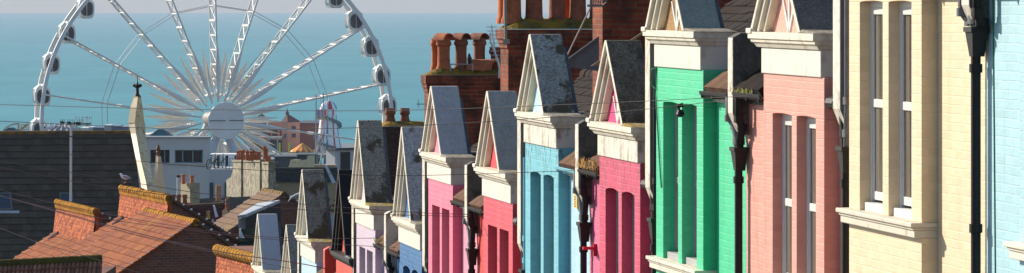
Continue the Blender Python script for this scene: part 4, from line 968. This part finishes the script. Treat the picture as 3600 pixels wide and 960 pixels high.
# hub
m = MB(); 
def axl(prof, n=48):
    base = len(m.v)
    for r, q in prof:
        for j in range(n): a = 2*math.pi*j/n; m.v.append(tuple(wp(r, a, q)))
    for i in range(len(prof)-1):
        for j in range(n): a0 = base+i*n+j; a1 = base+i*n+(j+1) % n; m.f.append((a0, a1, a1+n, a0+n)); m.m.append(0)
    m.f.append(tuple(range(base+(len(prof)-1)*n, base+len(prof)*n))); m.m.append(0)
pr = [(.9, -3.4), (.9, -2.4), (.9, 2.0), (.8, 2.3), (.8, 5.5)]
axl(pr); part('hub', m, plain('hub_grey', (.22, .2, .18), .6), wh, smooth=True)
m = MB(); pr = [(1.6, 5.45), (2.27, 5.6), (2.27, 5.85)]
for k in range(14): r = 2.2*(1-k/14); pr += [(r, 5.9), (r-.06, 5.9), (r-.065, 5.8), (r-.13, 5.8)]
pr = pr[:-1]; axl(pr); dsk = part('hub_disc', m, plain('disc_grey', (.90, .90, .89), .5, .04, .5), wh)
m = MB()
for s in (-1, 1): a, b = (-2.1, -.1) if s < 0 else (.35, 2.1); m.box(a, b, -5.93, -5.9, cz-.03, cz+.06)
part('seam', m, plain('seam_dark', (.05, .05, .05)), dsk)
# cables between the spokes
m = MB()
for q in (1.65, -1.65):
    for a, b in zip(ang, ang[1:]+ang[:1]): m.tube(wp(14.1, a, q), wp(14.1, b, q), .04, 5)
part('cable_ring', m, plain('cable_grey', (.42, .42, .42), .5), wh)
m = MB()
for q, x in ((1.65, 8), (-1.65, 8)): m.tube(wp(18.5, ang[2], q), wp(13, R(40), q) if False else wp(21, R(63), q), .03, 4); m.tube(wp(14.1, ang[2], q), wp(4, ang[3]-.2, q), .03, 4)
part('stay_cable', m, plain('cable_dark', (.12, .13, .14), .5), wh)
# cabins
CABW = plain('cabin_white', (.72, .73, .72), .3, .05, .6, .5); CABG = NT('cabin_sky_glass')
_n = CABG.noise(.9, 3, .6, stretch=(2.5, 1, .5)); CABG = CABG.fin(CABG.mix(CABG.ramp(_n, [(.42, 0.0), (.6, 1.0)]), (.05, .07, .09), (.22, .27, .31)), .1, None, .6); CABD = plain('cabin_dark_glass', (.05, .056, .066), .1, .6, 2, .6, bump=0)  # paler side glass carries the sky's reflection in its colour; ends stay dark
def cab_meshes():
    g = MB(); w = MB(); prof = [(-.80, 1.02), (-.55, 1.13), (0, 1.18), (.5, 1.12), (.95, .92), (1.15, .55)]
    n = 28; W2, H2, D2 = 1.05, 1.22, .98
    def sup(t, k=1.0): c, s = math.cos(t), math.sin(t); e = .72; return (W2*k*math.copysign(abs(c)**e, c), H2*k*math.copysign(abs(s)**e, s))
    def tub(mb, ys, mi=0, cap=True):
        base = len(mb.v)
        for y, k in ys:
            for j in range(n): x, z = sup(2*math.pi*j/n, k); mb.v.append((x, y, z))
        for i in range(len(ys)-1):
            for j in range(n): a0 = base+i*n+j; a1 = base+i*n+(j+1) % n; mb.f.append((a0, a1, a1+n, a0+n)); mb.m.append(mi)
        if cap:
            mb.f.append(tuple(range(base+n-1, base-1, -1))); mb.m.append(mi); mb.f.append(tuple(range(base+(len(ys)-1)*n, base+len(ys)*n))); mb.m.append(mi)
    tub(g, [(-1.1, .70), (-.92, .9), (-.4, .97), (.4, .97), (.92, .9), (1.1, .70)])
    tub(w, [(-1.11, .72), (-1.12, .84), (-.96, .95), (-.80, .985), (-.79, .9)], 0, False); tub(w, [(.79, .88), (.80, .955), (.97, .93), (.98, .84)], 0, False)
    w.hexa([(-.6, -.95, -1.2), (.6, -.95, -1.2), (.6, .95, -1.2), (-.6, .95, -1.2), (-.86, -1.02, -.88), (.86, -1.02, -.88), (.86, 1.02, -.88), (-.86, 1.02, -.88)])
    w.hexa([(-.9, -1.0, .86), (.9, -1.0, .86), (.9, 1.0, .86), (-.9, 1.0, .86), (-.5, -.8, 1.26), (.5, -.8, 1.26), (.5, .8, 1.26), (-.5, .8, 1.26)])
    w.tube((0, -1.7, 1.3), (0, 1.7, 1.3), .2, 8); w.box(-.35, .35, -.3, .3, 1.2, 1.42)
    w.box(-.03, .03, -1.12, -1.06, -.9, .9)
    return w, g
w, g = cab_meshes()
def mk(name, mb, mat):
    me = bpy.data.meshes.new(name); me.from_pydata([tuple(v) for v in mb.v], [], mb.f); me.materials.append(mat); me.materials.append(CABD)
    for p in me.polygons:
        if name == 'cabin_glazing' and abs(p.normal.y) > .35: p.material_index = 1
    me.update(); return me
cw, cg = mk('cabin', w, CABW), mk('cabin_glazing', g, CABG)
for a in (57, 47, 37.1, 27.1, 17, 7.1, -3, -13, 127, 137.6, 147.5, 158.4, 168.9, 179.6, 190):
    p = wp(Rw+.1, R(a), 0) - Vector((0, 0, 1.25))
    o = bpy.data.objects.new('cabin', cw); COL.objects.link(o); o.parent = wh; o.location = p
    q = bpy.data.objects.new('cabin_glazing', cg); COL.objects.link(q); q.parent = o
# legs
m = MB()
for s, q in ((-1, 3.6), (1, 3.6), (-1, -3.4), (1, -3.4)):
    m.tube((0, -q, cz), (s*8.5, -q*1.5, 0), .5, 8, .6)
part('leg', m, plain('leg_blue_white', (.5, .58, .66), .4), wh)
m = MB(); m.box(-10, 10, -7, 7, -.6, .5); part('platform', m, MWHITE, wh)

# ------------------------------------------------------------------ the pier far out
Yp = 1000.0; SK = Yp/F
def fx(x): return (x-1800)*SK
def fz(y): return EYE - y*SK
PINKL = plain('pier_pink', (.56, .27, .19), .8, .06, .1); BRICKP = plain('pier_brick', (.23, .075, .055), .8, .1, .1); ROOFP = plain('pier_roof', (.13, .05, .05), .8, .1, .2)
t = thing('pier_deck', 'long low pier deck on dark piles in the sea', 'pier', (fx(1000), Yp+10, 0))
m = MB(); m.box(fx(600), fx(1260), Yp-20, Yp+60, fz(545), fz(533)); part('deck', m, plain('deck_grey', (.16, .18, .19)), t, True)
m = MB()
for x in range(600, 1260, 22): m.box(fx(x), fx(x)+.8, Yp-18, Yp-17, -4, fz(545)); m.box(fx(x), fx(x)+.8, Yp+50, Yp+51, -4, fz(545))
part('pile', m, plain('pile_dark', (.06, .07, .08)), t, True)
t = thing('pier_tower', 'pink square tower with a dark red pyramid roof and spike on the pier', 'tower', (fx(1018), Yp+8, fz(533)))
ln = Line(1012, Yp, 55)
m = MB(); ln.prism(m, [(991, 533), (991, 430), (1012, 430), (1012, 533)], 4.6); part('wall', m, PINKL, t, True)
c = ln.at(1012, 430); q = [c, c+ln.n*4.6, c+ln.n*4.6+ln.d*4.0, ln.at(991, 430)]; ap = (q[0]+q[2])/2 + Vector((0, 0, 2.0))
m = MB(); cc = sum(q, Vector())/4
qq = [cc + (p-cc)*1.15 for p in q]
for i in range(4): m.face([qq[i], qq[(i+1) % 4], ap])
m.face(qq[::-1]); m.lathe(ap+Vector((0, 0, -.3)), [(.45, 0), (.4, .6), (.12, 1.0), (.04, 1.7)], 8); part('roof', m, ROOFP, t, True)
m = MB(); 
for yy0, yy1 in ((444, 455), (470, 484)):
    for u in (.45,): p0 = c + ln.n*(4.6*u) - ln.d*.05; m.box(p0.x-.5, p0.x+.6, p0.y-.5, p0.y+.3, fz(yy1), fz(yy0))
    p1 = ln.at(1002, 470) - ln.n*.05; m.box(p1.x-.35, p1.x+.35, p1.y-.2, p1.y+.2, fz(yy1), fz(yy0)) if yy0 > 450 else None
part('window', m, plain('pier_window', (.05, .07, .11), .3), t, True)
t = thing('pier_hall', 'long red brick hall behind the pink tower on the pier', 'building', (fx(1080), Yp+20, fz(533)))
m = MB(); m.box(fx(1044), fx(1118), Yp+8, Yp+30, fz(535), fz(438)); part('wall', m, BRICKP, t, True); m = MB(); m.box(fx(1042), fx(1120), Yp+7.5, Yp+31, fz(440), fz(436)); part('parapet', m, plain('hall_parapet', (.06, .05, .06)), t, True)
SIGNM = [plain('sign_red', (.75, .01, .03), .5), plain('sign_pink', (.8, .2, .25), .5)]
t = thing('pier_arcade', 'brick arcade building with red lettering on its canopy, beside the pink tower', 'building', (fx(940), Yp+20, fz(533)))
m = MB(); m.box(fx(870), fx(992), Yp+9, Yp+26, fz(535), fz(452)); part('wall', m, BRICKP, t, True)
m = MB(); m.box(fx(935), fx(993), Yp+8.6, Yp+9, fz(455), fz(430)); m.box(fx(970), fx(976), Yp+8, Yp+8.6, fz(490), fz(462)); m.box(fx(945), fx(950), Yp+8, Yp+8.6, fz(490), fz(458)); part('gable_front', m, PINKL, t, True)
m = MB(); m.prism([(fx(858), Yp+8, fz(470)), (fx(905), Yp+8, fz(470)), (fx(920), Yp+8, fz(430)), (fx(900), Yp+8, fz(410)), (fx(868), Yp+8, fz(432))], (0, 18, 0)); m.prism([(fx(948), Yp+8.4, fz(482)), (fx(972), Yp+8.4, fz(482)), (fx(966), Yp+8.4, fz(455))], (0, 6, 0)); part('roof', m, ROOFP, t, True)
m = MB(); m.box(fx(905), fx(990), Yp-1, Yp+8, fz(491), fz(482)); 
for x in (943, 974): m.box(fx(x), fx(x+4), Yp-.8, Yp, fz(533), fz(490))
part('canopy', m, plain('canopy_grey', (.36, .36, .34)), t, True)
m = MB()
for x, w_, y0, y1 in ((912, 4, 488, 480), (917, 4, 489, 481), (922, 4, 489, 481), (927, 4, 489.5, 482), (932, 3, 490, 483), (955, 3, 489, 486), (959, 4, 490.5, 487), (966, 5, 490, 485)):
    m = MB(); m.box(fx(x), fx(x+w_), Yp-1.3, Yp-1.05, fz(y0), fz(y1)); m.box(fx(x+1), fx(x+w_-.5), Yp-1.34, Yp-1.3, fz((y0+y1)/2+.8), fz((y0+y1)/2-.8), 1)
    part('letter', m, SIGNM, t, True)
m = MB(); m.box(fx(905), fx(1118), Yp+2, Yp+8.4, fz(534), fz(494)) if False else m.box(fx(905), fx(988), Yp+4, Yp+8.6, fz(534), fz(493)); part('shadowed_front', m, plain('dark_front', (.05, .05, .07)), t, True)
# striped ride tent
t = thing('ride_tent', 'red and yellow striped tent roof on the pier', 'tent', (fx(1062), Yp-6, fz(533)))
m = MB(); c = Vector((fx(1068), Yp-6, fz(529))); m.lathe(c, [(2.9, -.1), (2.75, .25), (1.4, 1.05), (.5, 1.7), (.05, 2.0)], 24, lambda i, j: j % 2); part('canopy', m, [plain('tent_red', (.62, .04, .02), .6), plain('tent_yellow', (.8, .5, .05), .6)], t, True)
m = MB(); m.box(c.x-2.7, c.x+2.7, Yp-8, Yp-4, fz(533.5), c.z-.1); part('shaded_skirt', m, plain('tent_shade', (.06, .06, .07)), t, True)  # dark box below the canopy; the tent's shade is put into its colour
for x, yt, lab in ((987, 498, 'yellow ride pylon right beside the red lettering'), (1020, 497, 'yellow ride pylon beside the striped tent')):
    m = MB(); m.box(fx(x), fx(x+6), Yp-9, Yp-8.5, fz(590), fz(yt)); m.box(fx(x-1), fx(x+7), Yp-9.1, Yp-8.4, fz(560), fz(556)); solo('ride_pylon', m, plain('pylon_yellow', (.55, .60, .03), .5), lab, 'pylon', (fx(x+3), Yp-8.8, fz(590)))
m = MB(); m.box(fx(935), fx(985), Yp-24, Yp-20, fz(556), fz(540)); solo('blue_awning', m, plain('awning_blue', (.03, .10, .5), .5), 'bright blue awning below the yellow pylons', 'awning', (fx(960), Yp-22, fz(556)))
# helter skelter
t = thing('helter_skelter', 'red white and blue striped helter skelter slide tower on the pier', 'helter skelter', (fx(1158), Yp, fz(533)))
STR = [plain('hs_white', (.85, .86, .86), .5, .04, .2), plain('hs_red', (.55, .03, .05), .5, .05, .2), plain('hs_blue', (.04, .13, .42), .5, .05, .2)]
c = Vector((fx(1155), Yp, fz(533))); k = SK
pr = [(49, 0), (46, 18), (41, 45), (36, 75), (33, 100), (31, 112), (30, 128)]
m = MB(); m.lathe(c, [(r*k, z*k) for r, z in pr], 40, lambda i, j: (1 if j % 8 == 1 else 2 if j % 8 == 5 else 0)); part('tower', m, STR, t, True)
m = MB(); m.lathe(c, [(28*k, 128*k), (28*k, 152*k)], 24, lambda i, j: (1 if j % 4 == 0 else 0)); part('turret', m, STR, t, True)
m = MB(); m.lathe(c, [(31*k, 149*k), (30*k, 152*k), (26*k, 163*k), (18*k, 173*k), (8*k, 178.5*k), (2*k, 179*k)], 24, lambda i, j: (0, 1, 0, 2)[(j//2) % 4]); m.tube(c+Vector((0, 0, 178*k)), c+Vector((0, 0, 190*k)), .1, 5); part('dome', m, STR, t, True)
m = MB(); pts = []
for q in range(74):
    u = q/73; a = R(-120 + 420*u); r = (34 + 16*u)*k; pts.append(c + Vector((r*math.cos(a), r*math.sin(a), (122 - 112*u)*k)))
for A, B in zip(pts, pts[1:]):
    oa = (A-c); ob = (B-c); na = Vector((oa.x, oa.y, 0)).normalized()*.55; nb = Vector((ob.x, ob.y, 0)).normalized()*.55; h_ = Vector((0, 0, .62))
    m.hexa([A-na, A+na, B+nb, B-nb, A-na+h_*.2, A+na+h_, B+nb+h_, B-nb+h_*.2])
part('slide', m, plain('slide_grey', (.12, .15, .17), .5), t, True)
m = MB(); m.box(fx(1114), fx(1146), Yp-3, Yp-1.6, fz(420), fz(404)); part('landing', m, plain('landing_yellow', (.7, .45, .05)), t, True); m = MB(); m.box(fx(1117), fx(1144), Yp-3.1, Yp-3.0, fz(415), fz(406)); m.box(fx(1114), fx(1140), Yp-2.6, Yp-2.0, fz(404), fz(384)) ; part('landing_panel', m, plain('landing_purple', (.3, .25, .4)), t, True)
# white props in front of the helter skelter
m = MB()
for (x0, y0), (x1, y1) in (((1137, 470), (1098, 545)), ((1140, 468), (1126, 575)), ((1118, 500), (1140, 560)), ((1141, 466), (1104, 566)), ((1120, 470), (1108, 540)), ((1112, 330), (1108, 600)), ((1136, 325), (1140, 470))): m.tube(WP(x0, y0, 522), WP(x1, y1, 524), .07, 5)
solo('wheel_props', m, MWHITE, 'crossed white steel props and stays in front of the helter skelter', 'steel frame', Vector((WP(1120, 0, 523).x, 523, ground_z(523))))
# sea front kiosks and awnings
cols = [(.5, .5, .48), (.15, .18, .2), (.6, .55, .45), (.08, .1, .12), (.3, .2, .12)]
for i, (x0, x1, yt, lab) in enumerate(((905, 960, 562, 'grey low kiosk with people shapes behind the orange pots'), (962, 1040, 552, 'dark low seafront kiosk below the striped tent'), (1042, 1110, 545, 'dark green low seafront shelter left of the helter skelter'))):
    m = MB(); fbox(m, x0, x1, yt, 760, 470+i*4, 5); fbox(m, x0-1, x1+1, yt-2, yt, 469.6+i*4, 6); solo('seafront_kiosk', m, plain('kiosk', ((.22, .23, .23), (.07, .09, .1), (.05, .09, .09))[i]), lab if i else 'grey low seafront kiosk behind the orange pots', 'kiosk', Vector((WP((x0+x1)/2, 0, 470).x, 470+i*4, ground_z(470))))

# ------------------------------------------------------------------ overhead wires
def wire(label, pts, rpx=1.5, yl=48.0):
    xs = [p[0] for p in pts]; xr = xs[-1]
    Yr = F*(OFF)/CP/(xr+600)*.995
    if pts[0][0] <= 0: pts = [(-170, pts[0][1] - (pts[1][1]-pts[0][1])*170/max(1, pts[1][0]-pts[0][0]))] + pts[1:] if False else [(-170, pts[0][1]-(pts[1][1]-pts[0][1])/(pts[1][0]-pts[0][0])*170)] + pts
    xl = pts[0][0]; P = []
    for i in range(len(pts)-1):
        for k in range(6):
            u = k/6; p0 = pts[max(i-1, 0)]; p1 = pts[i]; p2 = pts[i+1]; p3 = pts[min(i+2, len(pts)-1)]
            x = p1[0]+(p2[0]-p1[0])*u
            m1 = (p2[1]-p0[1])/(p2[0]-p0[0]); m2 = (p3[1]-p1[1])/(p3[0]-p1[0]); dx = p2[0]-p1[0]
            y = (2*u**3-3*u**2+1)*p1[1] + (u**3-2*u**2+u)*dx*m1 + (-2*u**3+3*u**2)*p2[1] + (u**3-u**2)*dx*m2
            P.append((x, y))
    P.append(pts[-1]); m = MB(); Q = []
    for x, y in P: Q.append(WP(x, y, yl + (Yr-yl)*(x-xl)/(xr-xl)))
    m.path(Q, [rpx*.68*q.y/F for q in Q], 5)
    solo('overhead_wire', m, WIREM, label, 'wire', Q[-1], 0, 'telephone wires over the street')
wire('highest wire, crossing the wheel hub and ending on the salmon wall', [(0, 368), (700, 385), (1400, 388), (2100, 363), (2627, 338)], 1.7)
wire('wire just under the wheel hub, ending above the green windows', [(0, 426), (700, 455), (1400, 444), (2100, 400), (2518, 357)], 1.7)
wire('wire crossing the slate roof and the pink house, ending on the sky blue wall', [(0, 520), (250, 543), (700, 585), (1300, 617), (1600, 614), (2020, 600)], 1.5)
wire('upper wire of the pair ending beside the pink bay, passing under the gull', [(0, 567), (420, 634), (700, 679), (1000, 712), (1244, 732), (1497, 749), (1655, 754)], 1.7)
wire('lower wire of the pair ending beside the pink bay, passing under the gull', [(0, 588), (335, 651), (700, 700), (1000, 732), (1244, 750), (1655, 762)], 1.7)
wire('upper wire of the pair ending on the lilac house, over the tile hung walls', [(0, 668), (200, 717), (342, 745), (459, 768), (652, 800), (894, 830), (1100, 838), (1344, 837)], 1.5)
wire('lower wire of the pair ending on the lilac house, over the tile hung walls', [(0, 690), (200, 735), (411, 776), (652, 808), (894, 836), (1238, 862), (1392, 870)], 1.5)
wire('thick wire crossing the orange roof and ending at the red house', [(0, 687), (200, 742), (420, 803), (590, 846), (780, 886), (860, 899), (1057, 927), (1150, 946)], 2.4)
wire('wire close under the thick one, over the lowest gable', [(0, 689), (200, 745), (420, 810), (595, 852), (780, 893), (860, 912), (1050, 950)], 1.5)
wire('lowest wire, running off the bottom edge across the brown roof', [(0, 802), (140, 854), (300, 900), (490, 960), (620, 1004)], 1.7)

# ------------------------------------------------------------------ ground, sea, air, light, camera
ys = [-60, -30, 0, 20, 45, 60, 74, 95, 120, 150, 185, 230, 300, 360, 420, 480, 520, 545, 580, 620, 700, 1400]
m = MB(); xs = [-420, -200, -100, -60, -30, -10, 0, 15, 40, 80, 160, 300]
for i in range(len(ys)-1):
    for j in range(len(xs)-1): m.face([(xs[j], ys[i], ground_z(ys[i])), (xs[j+1], ys[i], ground_z(ys[i])), (xs[j+1], ys[i+1], ground_z(ys[i+1])), (xs[j], ys[i+1], ground_z(ys[i+1]))])
solo('ground', m, plain('asphalt', (.06, .06, .06), .9, .2, .5), kind='structure')
# pavement strip in front of the terrace
m = MB(); u = Vector((-SP, CP, 0)); nn = Vector((CP, SP, 0))
for k in range(14):
    a = 25+5*k; A = u*a+nn*(OFF-1.6); B = u*a+nn*(OFF+.3); C_ = u*(a+5)+nn*(OFF+.3); D_ = u*(a+5)+nn*(OFF-1.6)
    m.face([Vector((q.x, q.y, ground_z(q.y)+.12)) for q in (A, B, C_, D_)]); m.face([Vector((q.x, q.y, ground_z(q.y)+z)) for q, z in ((A, -.05), (A, .12), (D_, .12), (D_, -.05))])
solo('pavement', m, plain('paving', (.22, .21, .2), .9, .2, 2), kind='structure')
SEA = NT('sea_water')
n1 = SEA.noise(.06, 6, .65, stretch=(.5, 1, 1)); n2 = SEA.noise(.004, 4, .6, stretch=(.35, 1, 1))
scol = SEA.mix(SEA.ramp(n2, [(.35, 0.0), (.65, 1.0)]), (.035, .205, .255), (.05, .247, .298))
scol = SEA.mix(SEA.ramp(SEA.noise(.035, 5, .7, stretch=(1, .22, 1)), [(.4, 0.0), (.66, .38)]), scol, (.075, .33, .37))
SEAM = SEA.fin(scol, .55, SEA.bump(n1, .35, 1.2), .12)
m = MB(); DS = 13900; m.face([(-3500, 500, 0), (3500, 500, 0), (3500, DS, 0), (-3500, DS, 0)])
solo('sea', m, SEAM, kind='structure')
HAZE_D = 7e-5
hz = bpy.data.materials.new('haze'); hz.use_nodes = True; ht = hz.node_tree; ht.nodes.remove(ht.nodes['Principled BSDF'])
pv = ht.nodes.new('ShaderNodeVolumePrincipled'); pv.inputs['Color'].default_value = (.74, .83, 1, 1); pv.inputs['Density'].default_value = HAZE_D
ht.links.new(pv.outputs[0], ht.nodes['Material Output'].inputs['Volume'])
m = MB(); m.box(-4000, 4000, -200, 14400, -9, 56); solo('haze', m, hz, kind='stuff')

w = bpy.data.worlds.new('World'); sc.world = w; w.use_nodes = True; wt = w.node_tree
bg = wt.nodes['Background']; sky = wt.nodes.new('ShaderNodeTexSky'); sky.sky_type = 'NISHITA'; sky.sun_disc = False
SUN_AZ, SUN_EL = 48, 27
sv = -nn*math.cos(R(SUN_AZ))*math.cos(R(SUN_EL)) + u*math.sin(R(SUN_AZ))*math.cos(R(SUN_EL)) + Vector((0, 0, math.sin(R(SUN_EL))))
sky.sun_elevation = R(SUN_EL); sky.sun_rotation = math.atan2(sv.x, sv.y) % (2*math.pi); sky.dust_density = .4; sky.air_density = 1.0; sky.ozone_density = 1.0
# a grey lilac haze bank low over the sea, as on the photographed day
tc = wt.nodes.new('ShaderNodeTexCoord'); sx = wt.nodes.new('ShaderNodeSeparateXYZ'); wt.links.new(tc.outputs['Generated'], sx.inputs[0])
rp = wt.nodes.new('ShaderNodeValToRGB'); e = rp.color_ramp.elements; e[0].position = 0; e[0].color = (.37, .44, .60, 1); e[1].position = .16; e[1].color = (1, 1, 1, 1); wt.links.new(sx.outputs[2], rp.inputs[0])
mx = wt.nodes.new('ShaderNodeMix'); mx.data_type = 'RGBA'; mx.blend_type = 'MULTIPLY'; mx.inputs[0].default_value = 1; wt.links.new(sky.outputs[0], mx.inputs[6]); wt.links.new(rp.outputs[0], mx.inputs[7])
wt.links.new(mx.outputs[2], bg.inputs[0]); bg.inputs[1].default_value = .10
L = bpy.data.lights.new('sun', 'SUN'); L.energy = 5.0; L.angle = R(.5); L.color = (1, .90, .755)
lo = bpy.data.objects.new('sun', L); COL.objects.link(lo); lo.rotation_euler = (-sv).to_track_quat('-Z', 'Y').to_euler(); lo.location = (-60, 40, 120)
cam = bpy.data.cameras.new('camera'); co = bpy.data.objects.new('camera', cam); COL.objects.link(co)
co.location = (0, 0, EYE); co.rotation_euler = (R(90), 0, 0)
cam.sensor_width = 36; cam.sensor_fit = 'HORIZONTAL'; cam.lens = F/100; cam.shift_y = -480/3600; cam.clip_start = 1; cam.clip_end = 60000
sc.camera = co
sc.render.engine = 'CYCLES'; sc.cycles.use_denoising = True; sc.cycles.max_bounces = 6; sc.cycles.volume_bounces = 0
sc.view_settings.view_transform = 'Standard'; sc.view_settings.look = 'None'; sc.view_settings.gamma = 1; sc.view_settings.exposure = .54
